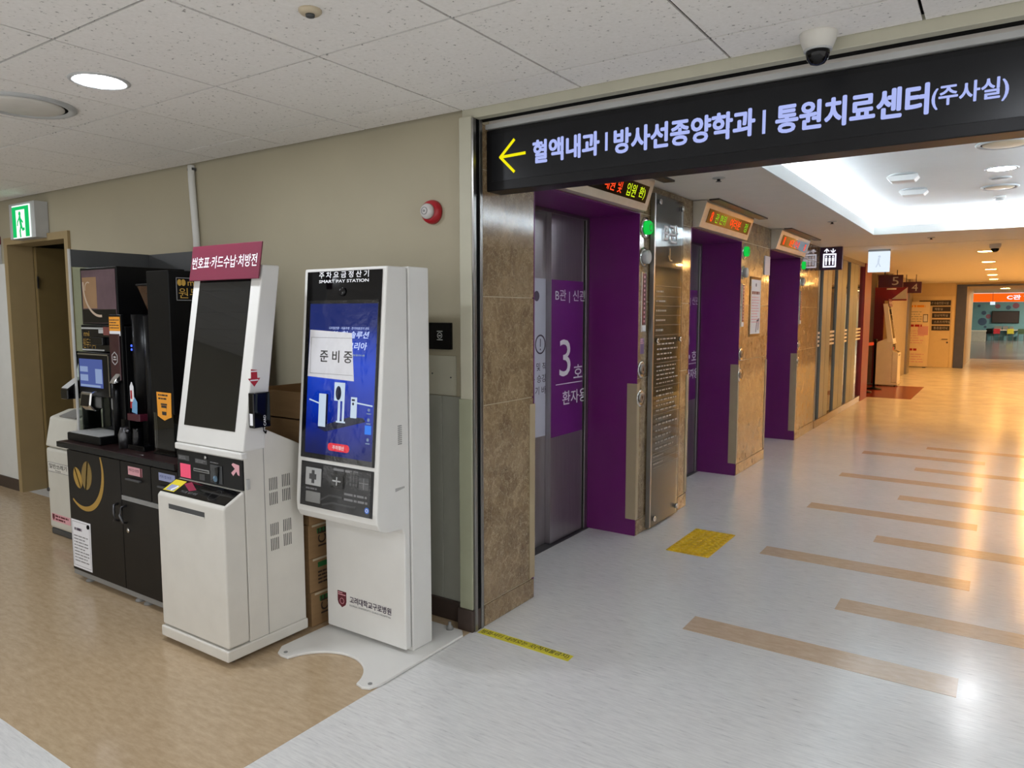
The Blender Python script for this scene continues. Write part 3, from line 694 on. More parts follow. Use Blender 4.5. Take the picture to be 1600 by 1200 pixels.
bars('small_print', FP, -2.27, -2.12, .70, .745, 2, m_greyink, lp, .4, .003, .0036, 8)
part('tray_edge', MB().stroke(FP, [(-2.41, .69), (-2.36, .715), (-2.28, .715)], .008, .003, .006).stroke(FP, [(-2.40, .67), (-2.34, .685), (-2.2, .685)], .008, .003, .006), m_darkgrey, lp)
part('blue_contactless_mark', MB().disc(FP, -2.134, .682, .013, .003, .004, 20), M('blue_sticker', (46, 112, 214), .4), lp)
part('contactless_ring', MB().arc(FP, -2.134, .682, .005, .0075, 0, 360, .004, .0045, 16), m_whiteink, lp)
part('lower_film', MB().fb(FP, -2.54, -2.108, .655, .842, .0135, .0138), m_film, t)
# crest and lettering
F = FY(2.268)
part('crest', MB().poly(F, [(-2.503, .212), (-2.446, .212), (-2.446, .165), (-2.452, .15), (-2.4745, .135), (-2.497, .15), (-2.503, .165)], .0004, .001), m_maroonink, t, label='maroon shield crest')
part('crest_line', MB().fb(F, -2.499, -2.47, .203, .207, .0011, .0014).fb(F, -2.499, -2.45, .194, .198, .0011, .0014).arc(F, -2.4745, .166, .012, .014, 0, 360, .0011, .0014, 16), m_palepink, t)
txt('lettering', '고려대학교구로병원', F, -2.424, .168, .259, .033, m_darkink, t, .028)
txt('lettering', 'KOREA UNIVERSITY GURO HOSPITAL', F, -2.424, .153, .257, .008, m_greyink, t, .0)
FR = FX(PX1)
mb = MB()
for i in range(5):
    for j in range(10): mb.fb(FR, 2.2355+.005*i, 2.238+.005*i, .943+.0085*j, .948+.0085*j, .0003, .0008)
part('speaker_holes', mb, m_darkgrey, t, kind='stuff')
mb = MB()
for i in range(8): mb.fb(FR, 2.216+.0072*i, 2.220+.0072*i, .745+.001*i, .76, .0003, .0008)
part('side_vent', mb, m_grey, t)
# floor plate with a round cut-out
pts = [(-2.60, 2.60), (-2.60, 2.02), (-2.565, 1.972), (-2.535, 1.963), (-2.49, 1.965)]
for k in range(25):
    a = math.radians(165-150*k/24); pts.append((-2.285+.212*math.cos(a), 1.915+.212*math.sin(a)))
pts += [(-2.075, 1.972), (-2.04, 1.962), (-2.01, 1.975), (-1.995, 2.02), (-1.995, 2.56), (-2.03, 2.60)]
bp = part('floor_plate', MB().poly(FZ(0), pts, .0014, .013), m_white, t, .003)
part('bolt', MB().disc(FZ(.013), -2.535, 1.99, .009, 0, .002, 14).disc(FZ(.013), -2.03, 1.998, .009, 0, .002, 14), m_grey, bp)
part('levelling_foot', MB().lathe(FZ(.013), -2.085, 2.575, [(.017, 0), (.014, .016), (.008, .02), (.007, .036)], 18), m_grey, bp)

# ================================================================ RECEIPT KIOSK
KX0, KX1 = -3.12, -2.63
def build_receipt():
    t = thing('receipt_kiosk', 'white ticket and card payment kiosk with dark leaning screen and maroon header board', 'kiosk', (-2.875, 1.98, 0))
    F0 = FX(KX0); wd = KX1-KX0
    FK = Fr((0, 1.875-.9*.169, 0), (1, 0, 0), (0, .169, 1))
    part('plinth', MB().box(KX0-.004, KX1+.004, 1.768, 2.195, .026, .075), m_offwhite, t, .006)
    for x, y in ((-3.07, 1.82), (-2.68, 1.82), (-3.07, 2.14), (-2.68, 2.14)):
        part('caster', MB().lathe(FX(x-.012), y, .0165, [(.015, 0), (.015, .024)], 14).box(x-.016, x+.016, y-.012, y+.012, .02, .027), m_darkgrey, t)
    fd = part('front_door', MB().poly(F0, [(1.775, .080), (1.881, .080), (1.881, .738), (1.870, .738), (1.786, .694), (1.775, .684)], 0, wd), m_offwhite, t, .012, 3)
    part('door_slot', MB().fb(FY(1.775), -3.03, -2.763, .630, .653, -.001, .0008), m_darkgrey, fd)
    part('slot_lip', MB().fb(FY(1.775), -3.03, -2.763, .626, .631, 0, .004), m_offwhite, fd)
    part('body', MB().poly(F0, [(1.884, .075), (2.19, .075), (2.19, .895), (2.16, .912), (2.0, .99), (1.90, .92), (1.884, .905)], .002, wd-.002), m_offwhite, t, .004)
    FSd = FX(KX1)
    part('side_seam', MB().fb(FSd, 1.979, 1.982, .075, .915, -.0015, -.0012).fb(FSd, 1.89, 1.981, .913, .916, -.0015, -.0012), m_grey, t)
    part('lip', MB().box(KX0, KX1, 1.868, 1.90, .876, .906), m_white, t, .006)
    head = part('head', MB().poly(F0, [(1.8765, .908), (2.008, 1.70), (2.096, 1.70), (1.995, .99), (1.99, .908)], 0, wd), m_white, t, .006)
    part('screen', MB().fb(FK, -3.07, -2.695, .988, 1.645, .0003, .002), m_screenoff, t, .001, label='dark switched-off display')
    # header board
    FH = Fr((0, 1.985-1.64*.1667, 0), (1, 0, 0), (0, .1667, 1))
    hb = part('header_board', MB().fb(FH, -3.117, -2.618, 1.638, 1.796, .004, .012), m_maroon, t, .003, label='maroon header board with white lettering')
    txt('lettering', '번호표·카드수납·처방전', FH, -3.103, 1.690, .466, .055, m_whiteink, hb, .012, .0128)
    part('asset_tag', MB().fb(FK, -3.112, -3.085, 1.618, 1.632, .0003, .001), m_greyink, t)
    # printer panel
    FPn = FY(1.882)
    pp = part('printer_panel', MB().fb(FPn, -3.115, -2.634, .742, .872, 0, .006), m_blackgloss, t, .001)
    F = FY(1.876)
    part('sticky_note', MB().fb(F, -3.092, -3.012, .748, .812, .0004, .0012), m_pink, pp, label='pink sticky note')
    part('card_slot', MB().fb(F, -2.985, -2.868, .788, .802, .0003, .004), m_grey, pp, .001)
    part('card_mouth', MB().fb(F, -2.98, -2.873, .793, .797, .004, .0045), m_blackmatt, pp)
    part('key_lock', MB().lathe(F, -2.892, .858, [(.008, 0), (.008, .006), (.003, .007)], 14), m_chrome, pp)
    part('label_box', MB().fb(F, -3.105, -3.02, .828, .851, .0002, .0008), m_darkgrey, pp)
    part('label_box', MB().fb(F, -2.975, -2.885, .826, .846, .0002, .0008), m_darkgrey, pp)
    bars('small_print', F, -3.1, -3.025, .832, .847, 2, m_greyink, pp, .5, .0009, .0013, 2)
    bars('small_print', F, -2.97, -2.89, .829, .843, 2, m_greyink, pp, .5, .0009, .0013, 4)
    bars('small_print', F, -2.86, -2.79, .838, .846, 1, m_greyink, pp, .5, .0009, .0013, 9)
    part('receipt_chute', MB().fb(F, -2.86, -2.775, .752, .832, .0003, .003), m_darkgrey, pp, .001)
    part('chute_cover', MB().poly(F, [(-2.85, .76), (-2.80, .752), (-2.79, .83), (-2.83, .82), (-2.815, .78)], .003, .012), m_clear, pp)
    part('blue_light', MB().disc(F, -2.822, .772, .014, .003, .006, 16), M('pale_blue_button', (120, 160, 190), .4), pp)
    part('fingerprint_icon', MB().fb(F, -2.945, -2.905, .752, .78, .0003, .001), m_darkgrey, pp)
    part('arrow_sticker', MB().poly(F, [(-2.712, .812), (-2.685, .832), (-2.708, .848), (-2.698, .856), (-2.655, .85), (-2.655, .805), (-2.667, .808), (-2.676, .822), (-2.698, .80)], .0004, .0014), m_palepink, pp, label='pale pink arrow sticker')
    part('side_latch', MB().fb(FSd, 1.888, 1.905, .745, .79, -.002, .006), m_ltgrey, t, .002)
    # sloping shelf
    FS_ = Fr((0, 1.786, .694), (1, 0, 0), Vector((0, .084, .044)).normalized())
    sh = part('shelf_glass', MB().fb(FS_, -3.112, -2.64, .003, .094, .0003, .0025), m_blackgloss, t, .001)
    part('yellow_sticker', MB().fb(FS_, -3.105, -3.02, .012, .085, .0026, .0032), m_yellow, sh)
    part('sticker_picture', MB().fb(FS_, -3.09, -3.03, .016, .052, .0033, .0037), m_paleblue, sh)
    part('sticker_phone', MB().stroke(FS_, [(-3.05, .022), (-3.035, .045)], .014, .0038, .0042), m_whiteink, sh)
    part('maroon_mark', MB().poly(FS_, [(-3.02, .07), (-2.985, .088), (-2.90, .05), (-2.935, .035)], .0026, .0031), M('crimson_print', (140, 26, 62), .4), sh)
    txt('lettering', '카드를 넣으세요', FS_, -2.985, .02, .12, .014, m_greyink, sh, 0, .0031)
    part('outline', MB().arc(FS_, -2.76, .045, .03, .0312, 0, 360, .0026, .003, 24), m_darkgrey, sh)
    # side ventilation
    for y0, z0 in ((2.006, .718), (2.075, .722), (2.006, .652), (2.075, .656), (2.006, .513), (2.075, .517), (2.006, .446), (2.075, .450)):
        mb = MB()
        for i in range(5): mb.fb(FSd, y0+.0095*i, y0+.0035+.0095*i, z0, z0+.055, -.0022, -.0012)
        part('vent_slots', mb, m_darkgrey, t)
    # card reader on the side
    cr = part('card_reader', MB().box(KX1, KX1+.034, 1.912, 1.998, 1.008, 1.158), m_blackgloss, t, .004)
    part('reader_label', MB().fb(FY(1.912), KX1+.008, KX1+.028, 1.02, 1.07, 0, .0008), m_whiteink, cr)
    txt('lettering', 'CARD', Fr((KX1+.034, 0, 0), (0, 0, 1), (0, -1, 0)), 1.015, -1.972, .045, .012, m_whiteink, cr, 0, .001)
    part('reader_cable', MB().tube([(KX1+.018, 1.97, 1.008), (KX1+.018, 1.972, .99), (KX1+.014, 1.985, .978), (KX1+.004, 1.995, .985)], .003), m_blackmatt, cr)
    st = part('arrow_sticker', MB().poly(FSd, [(1.930, 1.257), (1.961, 1.252), (1.961, 1.218), (1.976, 1.218), (1.945, 1.182), (1.914, 1.218), (1.930, 1.218)], .0006, .0014), m_redplastic, t, label='red downward arrow sticker')
    part('arrow_band', MB().fb(FSd, 1.930, 1.961, 1.245, 1.250, .0015, .0019).fb(FSd, 1.925, 1.965, 1.207, 1.212, .0015, .0019), m_whiteink, st)
    return t
receipt = build_receipt()

# ================================================================ CARTONS behind the kiosk
BX0, BX1, BY0, BY1 = -3.06, -2.655, 2.235, 2.66
ordn = ['lowest', 'second from the floor', 'third from the floor', 'fourth from the floor', 'fifth from the floor', 'sixth from the floor']
z = .0014
for k in range(6):
    dx = random.uniform(-.006, .006); dy = random.uniform(0, .008); h = .166
    b = solid('cardboard_carton', MB().box(BX0+dx, BX1+dx, BY0+dy, BY1+dy, z, z+h-.001), m_card, 'brown cardboard carton behind the white kiosks, %s in the stack' % ordn[k], 'carton', 'cartons stacked behind the kiosks', .003)
    FC = FX(BX1+dx)
    part('tape_strip', MB().fb(FC, BY0+dy+.02, BY1+dy-.02, z+h-.014, z+h-.004, .0003, .0008), m_plastic_beige, b)
    if k % 2 == 0: txt('lettering', 'ICE', Fr((BX1+dx, 0, 0), (0, 0, 1), (0, -1, 0)), z+.05, -(BY0+dy+.105), .09, .05, m_cardprint, b, .02)
    else: bars('small_print', FC, BY0+dy+.05, BY0+dy+.13, z+.03, z+.10, 4, m_cardprint, b, .5, seed=k)
    part('green_mark', MB().fb(FC, BY0+dy+.05, BY0+dy+.11, z+.115, z+.14, .0003, .0008), m_green, b)
    z += h
b = thing('open_carton', 'open cardboard carton with raised flaps topping the stack behind the kiosk', 'carton', (-2.86, 2.45, z))
part('carton_walls', MB().box(BX0, BX1, BY0, BY0+.005, z, z+.13).box(BX0, BX1, BY1-.005, BY1, z, z+.13).box(BX0, BX0+.005, BY0, BY1, z, z+.13).box(BX1-.005, BX1, BY0, BY1, z, z+.13).box(BX0, BX1, BY0, BY1, z, z+.005), m_card, b)
part('flap', MB().add([(BX1, BY0+.01, z+.13), (BX1, BY1-.01, z+.13), (BX1+.07, BY1-.0, z+.25), (BX1+.07, BY0-.0, z+.25), (BX1-.004, BY0+.01, z+.131), (BX1-.004, BY1-.01, z+.131), (BX1+.066, BY1, z+.252), (BX1+.066, BY0, z+.252)], [(0, 1, 2, 3), (4, 7, 6, 5), (0, 3, 7, 4), (1, 5, 6, 2), (2, 6, 7, 3), (0, 4, 5, 1)]), m_card, b)
part('flap', MB().add([(BX0+.01, BY1, z+.13), (BX1-.01, BY1, z+.13), (BX1-.01, BY1+.01, z+.27), (BX0+.01, BY1+.01, z+.27), (BX0+.01, BY1-.004, z+.13), (BX1-.01, BY1-.004, z+.13), (BX1-.01, BY1+.006, z+.27), (BX0+.01, BY1+.006, z+.27)], [(0, 1, 2, 3), (4, 7, 6, 5), (0, 3, 7, 4), (1, 5, 6, 2), (2, 6, 7, 3), (0, 4, 5, 1)]), m_card, b)
bars('small_print', FX(BX1), BY0+.05, BY0+.2, z+.02, z+.11, 5, m_cardprint, b, .6, seed=14)

# ================================================================ COFFEE CABINET
t = thing('coffee_cabinet', 'black coffee counter cabinet with gold bean emblem and grey plinth', 'cabinet', (-3.78, 2.2, 0))
CXL, CXR, CYF, CYB = -4.29, -3.20, 1.93, 2.52
part('carcass', MB().box(CXL, CXR, CYF+.02, CYB, .06, .752), m_cabinet, t)
part('worktop', MB().box(CXL-.04, CXR+.01, CYF-.025, CYB+.01, .755, .788), m_counter, t, .006)
part('worktop_edge', MB().box(CXL-.042, CXR+.012, CYF-.028, CYF-.0245, .757, .786), m_blackgloss, t)
dl = part('door', MB().box(CXL+.01, -3.728, CYF, CYF+.02, .062, .742), m_cabinet, t, .002)
dr = part('door', MB().box(-3.722, CXR-.01, CYF, CYF+.02, .062, .535), m_cabinet, t, .002)
dw1 = part('drawer', MB().box(-3.722, -3.445, CYF, CYF+.02, .565, .742), m_cabinet, t, .002)
dw2 = part('drawer', MB().box(-3.438, CXR-.01, CYF, CYF+.02, .565, .742), m_cabinet, t, .002)
part('drawer_rail', MB().box(-3.722, CXR-.01, CYF-.001, CYF+.02, .538, .562), m_grey, t)
part('plinth', MB().box(CXL, CXR, CYF+.008, CYB, .03, .062), m_grey, t)
for x, y in ((-4.17, 1.97), (-3.66, 1.97), (-3.58, 1.97), (-3.25, 1.97), (-4.17, 2.45), (-3.25, 2.45)):
    part('levelling_foot', MB().lathe(FZ(.0013), x, y, [(.028, 0), (.026, .008), (.010, .012), (.010, .03)], 16), m_grey, t)
F = FY(CYF)
for x, dd in ((-3.765, dl), (-3.688, dr)):
    sg = -1 if dd is dl else 1
    part('handle', MB().tube([(x, CYF, .51), (x, CYF-.022, .505), (x+sg*.012*-1, CYF-.028, .465), (x, CYF-.022, .425), (x, CYF, .42)], .007), m_gunmetal, dd)
part('key_lock', MB().lathe(F, -3.672, .383, [(.013, 0), (.012, .006), (.004, .007)], 16), m_chrome, dr)
part('drawer_pull', MB().box(-3.65, -3.52, CYF-.018, CYF, .652, .662), m_darkgrey, dw1, .003)
part('drawer_pull', MB().box(-3.36, -3.235, CYF-.018, CYF, .652, .662), m_darkgrey, dw2, .003)
pl = part('drawer_label', MB().fb(F, -3.648, -3.517, .679, .722, .0004, .001), m_palepink, dw1)
txt('lettering', '커피 컵 보관함', F, -3.64, .697, .095, .016, m_maroonink, dw1, .01, .0014)
part('cup_picture', MB().fb(F, -3.535, -3.52, .676, .722, .0011, .0015), m_maroonink, dw1)
part('drawer_label', MB().fb(F, -3.369, -3.23, .686, .724, .0004, .001), m_paleblue, dw2)
txt('lettering', '커피 컵 보관', F, -3.36, .700, .10, .014, M('navy_ink', (50, 60, 120), .5), dw2, .01, .0014)
def bean(ca, cb, ra, rb, rot, half):
    ps = []; 
    for i in range(17):
        a = math.radians(half+180*i/16); x = ra*math.cos(a); y = rb*math.sin(a)
        r_ = math.radians(rot); ps.append((ca+x*math.cos(r_)-y*math.sin(r_), cb+x*math.sin(r_)+y*math.cos(r_)))
    return ps
g1 = MB().poly(F, bean(-4.168, .597, .062, .046, 118, 0), .0004, .001).poly(F, bean(-4.176, .593, .062, .046, 118, 180), .0004, .001)
part('bean_emblem', g1, m_gold, dl, label='gold coffee bean print')
part('bean_emblem', MB().poly(F, bean(-4.068, .617, .082, .060, 78, 0), .0004, .001).poly(F, bean(-4.079, .619, .082, .060, 78, 180), .0004, .001), m_gold2, dl, label='dull gold coffee bean print')
ring = []
N = 26
for i in range(N+1):
    a = math.radians(25-150*i/N); wv = .012+.02*math.sin(math.pi*min(1, i/N*1.05))
    ring.append((-4.115+.212*math.cos(a), .645+.215*math.sin(a), wv, a))
mb = MB()
for (x0, y0, w0, a0), (x1, y1, w1, a1) in zip(ring, ring[1:]):
    q_ = [(x0+w0/2*math.cos(a0), y0+w0/2*math.sin(a0)), (x0-w0/2*math.cos(a0), y0-w0/2*math.sin(a0)), (x1-w1/2*math.cos(a1), y1-w1/2*math.sin(a1)), (x1+w1/2*math.cos(a1), y1+w1/2*math.sin(a1))]
    if min(x for x, y in q_) > CXL+.012: mb.poly(F, q_, .0004, .001)
part('gold_ring', mb, m_gold, dl, label='gold cup outline swoosh')
ns = solid('paper_notice', MB().poly(F, [(-4.272, .352), (-4.062, .352), (-4.068, .078), (-4.272, .078)], .0005, .0014), m_paper, 'white printed notice sheet on the left door of the coffee cabinet', 'notice')
bars('small_print', F, -4.25, -4.085, .11, .27, 9, m_greyink, ns, .35, .0016, .002, 21)
bars('heading', F, -4.24, -4.12, .285, .315, 1, m_darkink, ns, .5, .0016, .002, 22)
part('border_line', MB().fb(F, -4.262, -4.075, .340, .342, .0016, .002).fb(F, -4.262, -4.075, .09, .092, .0016, .002).fb(F, -4.262, -4.26, .09, .342, .0016, .002).fb(F, -4.077, -4.075, .09, .342, .0016, .002), m_greyink, ns)
part('magnet', MB().disc(F, -4.085, .33, .012, .0016, .006, 14), m_blackmatt, ns)

# side screen of the counter: glass below, grey board above
t = thing('counter_screen', 'glass side screen with dark grey top board at the left end of the coffee counter', 'screen', (-4.335, 2.25, .79))
part('grey_board', MB().box(-4.341, -4.332, 2.027, 2.50, 1.752, 1.848), m_darkgrey, t, .001)
part('glass_pane', MB().box(-4.340, -4.333, 2.03, 2.49, .789, 1.752), m_glasspane, t)
part('edge_channel', MB().box(-4.345, -4.328, 2.022, 2.031, .789, 1.85), m_ltgrey, t, .001)

t = solid('back_board', MB().box(-4.328, -3.74, 2.482, 2.495, .789, 1.847), m_darkgrey, 'dark grey board standing behind the coffee machine on the counter', 'board', None, .001)
# coffee machine
ZT = .7885
t = thing('coffee_machine', 'black bean to cup coffee machine with picture lightbox and lit touch screen', 'coffee machine', (-4.12, 2.22, ZT))
part('lightbox', MB().box(-4.275, -3.893, 2.05, 2.44, 1.432, 1.742), m_black, t, .004)
pb = part('picture_panel', MB().fb(FY(2.05), -4.258, -3.905, 1.44, 1.728, .0005, .002), M('picture_mauve', (96, 76, 84), .12, var=.25, nscale=5), t, label='framed coffee picture under glossy cover')
F = FY(2.048)
part('picture_tan', MB().fb(F, -4.25, -4.10, 1.52, 1.69, .0003, .0008), M('picture_tan', (150, 118, 88), .15), pb)
part('picture_dark', MB().fb(F, -4.255, -3.908, 1.442, 1.515, .0003, .0009), m_blackgloss, pb)
part('picture_cup', MB().arc(F, -4.07, 1.65, .165, .178, 175, 275, .0009, .0014, 20).arc(F, -4.19, 1.63, .03, .036, 60, 200, .0009, .0014, 12), M('picture_cream', (190, 170, 150), .2), pb)
part('rear_body', MB().box(-4.30, -3.97, 2.16, 2.44, ZT, 1.432), m_black, t, .004)
part('upper_body', MB().box(-4.295, -3.958, 2.05, 2.17, 1.284, 1.43), m_black, t, .003)
hp = part('name_panel', MB().fb(FY(2.05), -4.285, -3.962, 1.292, 1.405, .0005, .002), m_blackgloss, t)
F = FY(2.048)
txt('lettering', '원두커피', F, -4.275, 1.300, .135, .055, m_gold, hp, .0, .001)
txt('lettering', 'mi', F, -4.262, 1.368, .06, .026, m_gold, hp, .01, .001)
part('white_strip', MB().fb(F, -4.285, -4.05, 1.407, 1.416, .0003, .002).fb(F, -4.285, -4.05, 1.288, 1.296, .0003, .002).fb(F, -4.10, -4.05, 1.385, 1.41, .0003, .002), m_ltgrey, hp)
part('red_label', MB().fb(F, -4.05, -3.962, 1.375, 1.42, .0003, .002), M('brick_label', (112, 54, 48), .5), hp)
part('knob_box', MB().fb(F, -4.16, -4.03, 1.32, 1.365, .0003, .02), m_blackgloss, hp, .004)
th = part('touch_display', MB().box(-4.312, -3.968, 2.03, 2.17, 1.036, 1.28), m_black, t, .006)
part('display_rim', MB().fb(FY(2.03), -4.305, -3.975, 1.265, 1.272, .0005, .003).fb(FY(2.03), -3.982, -3.975, 1.045, 1.272, .0005, .003), m_chrome, th)
part('lit_screen', MB().fb(FY(2.03), -4.292, -4.045, 1.085, 1.242, .0005, .002), m_scr_pale, th)
part('screen_tiles', MB().fb(FY(2.028), -4.12, -4.05, 1.11, 1.19, .0003, .001).fb(FY(2.028), -4.285, -4.07, 1.088, 1.10, .0003, .001).fb(FY(2.028), -4.285, -4.20, 1.12, 1.155, .0003, .001).fb(FY(2.028), -4.285, -4.20, 1.17, 1.20, .0003, .001), m_scr_pale2, th)
part('spout', MB().poly(FX(-4.235), [(2.0, 1.06), (2.06, 1.075), (2.06, .965), (2.02, .955), (1.99, .99)], 0, .11), m_chrome, t, .006)
part('spout_face', MB().poly(FX(-4.22), [(1.996, 1.045), (2.0, 1.05), (1.99, .985), (1.986, .985)], 0, .08), m_blackgloss, t)
part('side_nozzle', MB().box(-4.08, -4.0, 2.08, 2.16, .96, 1.03), m_grey, t, .01)
part('cup_bay', MB().box(-4.25, -3.98, 2.12, 2.165, .84, 1.03), m_blackgloss, t)
part('drip_tray', MB().box(-4.322, -3.965, 1.955, 2.17, ZT, .832), m_black, t, .006)
part('tray_mat', MB().box(-4.30, -3.99, 1.965, 2.12, .832, .836), m_ltgrey, t)

t = thing('syrup_tower', 'narrow black tower with orange label and maroon front beside the coffee machine', 'grinder', (-3.89, 2.2, ZT))
part('tower_body', MB().box(-3.952, -3.834, 2.048, 2.42, ZT, 1.425), m_black, t, .004)
part('front_plate', MB().box(-3.952, -3.834, 2.03, 2.047, .93, 1.487), m_black, t, .003)
F = FY(2.03)
part('maroon_front', MB().fb(F, -3.948, -3.85, 1.14, 1.385, .0005, .006), M('maroon_gloss', (54, 20, 28), .2), t, .002)
part('orange_label', MB().fb(F, -3.95, -3.842, 1.40, 1.475, .0005, .0015), m_orange, t)
part('white_label', MB().fb(F, -3.95, -3.842, 1.375, 1.40, .0005, .0015), m_paper, t)
bars('small_print', F, -3.945, -3.85, 1.41, 1.465, 4, m_blackink, t, .35, .0016, .002, 31)
hexp = [(-3.90+.03*math.cos(math.radians(30+60*i)), 1.255+.034*math.sin(math.radians(30+60*i))) for i in range(7)]
part('hexagon_badge', MB().stroke(F, hexp, .004, .0065, .0075).fb(F, -3.914, -3.886, 1.246, 1.252, .0065, .0075).fb(F, -3.91, -3.89, 1.258, 1.266, .0065, .0075), m_ltgrey, t)
part('lever', MB().poly(FX(-3.90), [(2.05, 1.20), (2.0, 1.15), (1.985, 1.125), (2.01, 1.125), (2.05, 1.15)], 0, .045), m_chrome, t, .004)
part('pipe_column', MB().lathe(FZ(0), -3.90, 2.02, [(.018, ZT+.05), (.018, 1.13)], 16), m_black, t)
t = thing('coffee_grinder', 'black twin column grinder with bean hopper and blue light between the machines', 'grinder', (-3.69, 2.2, ZT))
mb = MB(); mb.lathe(FZ(0), -3.755, 2.10, [(.052, .965), (.052, 1.487)], 28)
part('round_column', mb, m_black, t)
part('column_body', MB().box(-3.80, -3.585, 2.10, 2.42, ZT, 1.487), m_black, t, .006)
part('second_column', MB().lathe(FZ(0), -3.645, 2.10, [(.05, ZT+.01), (.05, 1.48)], 28), m_black, t)
part('maroon_band', MB().box(-3.82, -3.70, 2.03, 2.10, .93, .968), M('maroon_gloss_band', (70, 22, 36), .25), t, .004)
part('bean_hopper', MB().add([(-3.755, 2.08, 1.635), (-3.575, 2.08, 1.635), (-3.575, 2.32, 1.635), (-3.755, 2.32, 1.635), (-3.72, 2.12, 1.49), (-3.61, 2.12, 1.49), (-3.61, 2.28, 1.49), (-3.72, 2.28, 1.49)], [(0, 1, 2, 3), (4, 7, 6, 5), (0, 4, 5, 1), (1, 5, 6, 2), (2, 6, 7, 3), (3, 7, 4, 0)]), m_hopper, t, .004)
part('hopper_lid', MB().box(-3.76, -3.57, 2.075, 2.325, 1.635, 1.645), m_black, t, .003)
F = FY(2.046)
part('blue_light', MB().disc(F, -3.765, 1.325, .006, .002, .005, 10).disc(F, -3.765, 1.305, .006, .002, .005, 10), m_blueled, t)
part('price_sticker', MB().poly(F, [(-3.80, 1.0), (-3.765, 1.0), (-3.765, 1.11), (-3.7825, 1.135), (-3.80, 1.11)], .003, .005), m_paper, t)
part('red_sticker', MB().fb(F, -3.80, -3.76, .995, 1.03, .005, .006).fb(F, -3.795, -3.78, 1.045, 1.09, .005, .006), m_redplastic, t)
part('blue_sticker', MB().poly(F, [(-3.785, .975), (-3.735, .968), (-3.73, 1.03), (-3.755, 1.055), (-3.78, 1.02)], .0062, .0075), M('sky_blue_sticker', (110, 160, 200), .4), t)
part('portafilter', MB().lathe(FZ(0), -3.795, 2.0, [(.03, ZT), (.032, .86), (.02, .90)], 20).tube([(-3.79, 2.0, .885), (-3.73, 1.985, .885)], .009), m_gunmetal, t)
part('cup_stand', MB().box(-3.755, -3.60, 1.99, 2.045, ZT, .815).lathe(FZ(0), -3.70, 2.015, [(.025, .815), (.022, .90)], 20), m_blackgloss, t, .003)

t = thing('cup_dispenser', 'tall black dispenser tower with gold lettered plaque and orange cup label', 'dispenser', (-3.43, 2.22, ZT))
part('tower_body', MB().box(-3.522, -3.331, 2.0, 2.46, 1.0, 1.70), m_black, t, .004)
part('lower_body', MB().box(-3.522, -3.331, 2.10, 2.46, ZT, 1.0), m_black, t, .004)
part('clear_shield', MB().box(-3.515, -3.338, 2.0, 2.004, .80, 1.0).box(-3.515, -3.511, 2.004, 2.10, .80, 1.0).box(-3.342, -3.338, 2.004, 2.10, .80, 1.0), m_clear, t)
part('cup_tray', MB().box(-3.522, -3.331, 1.995, 2.10, ZT, .80), m_blackgloss, t, .002)
F = FY(2.0)
ol = part('orange_label', MB().poly(F, [(-3.475, 1.105), (-3.348, 1.105), (-3.352, .985), (-3.378, .978), (-3.413, .965), (-3.445, .975), (-3.472, .985)], .0005, .0015), m_orange, t)
bars('small_print', F, -3.46, -3.365, 1.065, 1.10, 2, m_blackink, ol, .45, .0016, .002, 41)
part('cup_picture', MB().poly(F, [(-3.437, 1.04), (-3.389, 1.04), (-3.395, .992), (-3.431, .992)], .0016, .002).fb(F, -3.44, -3.386, 1.042, 1.05, .0016, .002), m_blackink, ol)
part('cup_band', MB().fb(F, -3.434, -3.392, 1.01, 1.028, .0021, .0024), m_orange, ol)
F = FX(-3.331)
pq = part('name_plaque', MB().fb(F, 2.035, 2.33, 1.553, 1.668, .0005, .003), m_blackgloss, t, .001)
part('plaque_border', MB().fb(F, 2.038, 2.327, 1.663, 1.666, .0031, .0035).fb(F, 2.038, 2.327, 1.555, 1.558, .0031, .0035).fb(F, 2.038, 2.041, 1.555, 1.666, .0031, .0035), m_greyink, pq)
part('bean_mark', MB().disc(F, 2.056, 1.642, .012, .0031, .0037, 14, .016).disc(F, 2.076, 1.642, .012, .0031, .0037, 14, .016), m_gold, pq)
txt('lettering', 'mi', F, 2.098, 1.628, .045, .028, m_gold, pq, .01, .0037)
txt('lettering', '원두', F, 2.05, 1.566, .11, .05, m_gold, pq, 0, .0037)
part('key_lock', MB().lathe(F, 2.19, 1.27, [(.008, 0), (.008, .005)], 12), m_chrome, t)
# card terminal hung on the glass screen
t = thing('card_terminal', 'grey and black card payment terminal with white receipt beside the coffee machine glass', 'card terminal', (-4.39, 2.05, 1.0))
part('terminal_body', MB().poly(FX(-4.425), [(1.98, 1.01), (2.16, 1.01), (2.16, 1.14), (2.10, 1.15), (1.98, 1.065)], 0, .08), m_blackgloss, t, .005)
part('keypad_face', MB().add([(-4.42, 1.985, 1.071), (-4.35, 1.985, 1.071), (-4.35, 2.095, 1.149), (-4.42, 2.095, 1.149), (-4.42, 1.985, 1.074), (-4.35, 1.985, 1.074), (-4.35, 2.095, 1.152), (-4.42, 2.095, 1.152)], [(0, 1, 2, 3), (4, 7, 6, 5), (0, 4, 5, 1), (1, 5, 6, 2), (2, 6, 7, 3), (3, 7, 4, 0)]), m_ltgrey, t)
part('receipt_paper', MB().add([(-4.415, 2.06, 1.13), (-4.355, 2.06, 1.13), (-4.355, 2.09, 1.24), (-4.415, 2.09, 1.24), (-4.415, 2.062, 1.13), (-4.355, 2.062, 1.13), (-4.355, 2.092, 1.24), (-4.415, 2.092, 1.24)], [(0, 1, 2, 3), (4, 7, 6, 5), (0, 4, 5, 1), (1, 5, 6, 2), (2, 6, 7, 3), (3, 7, 4, 0)]), m_paper, t)
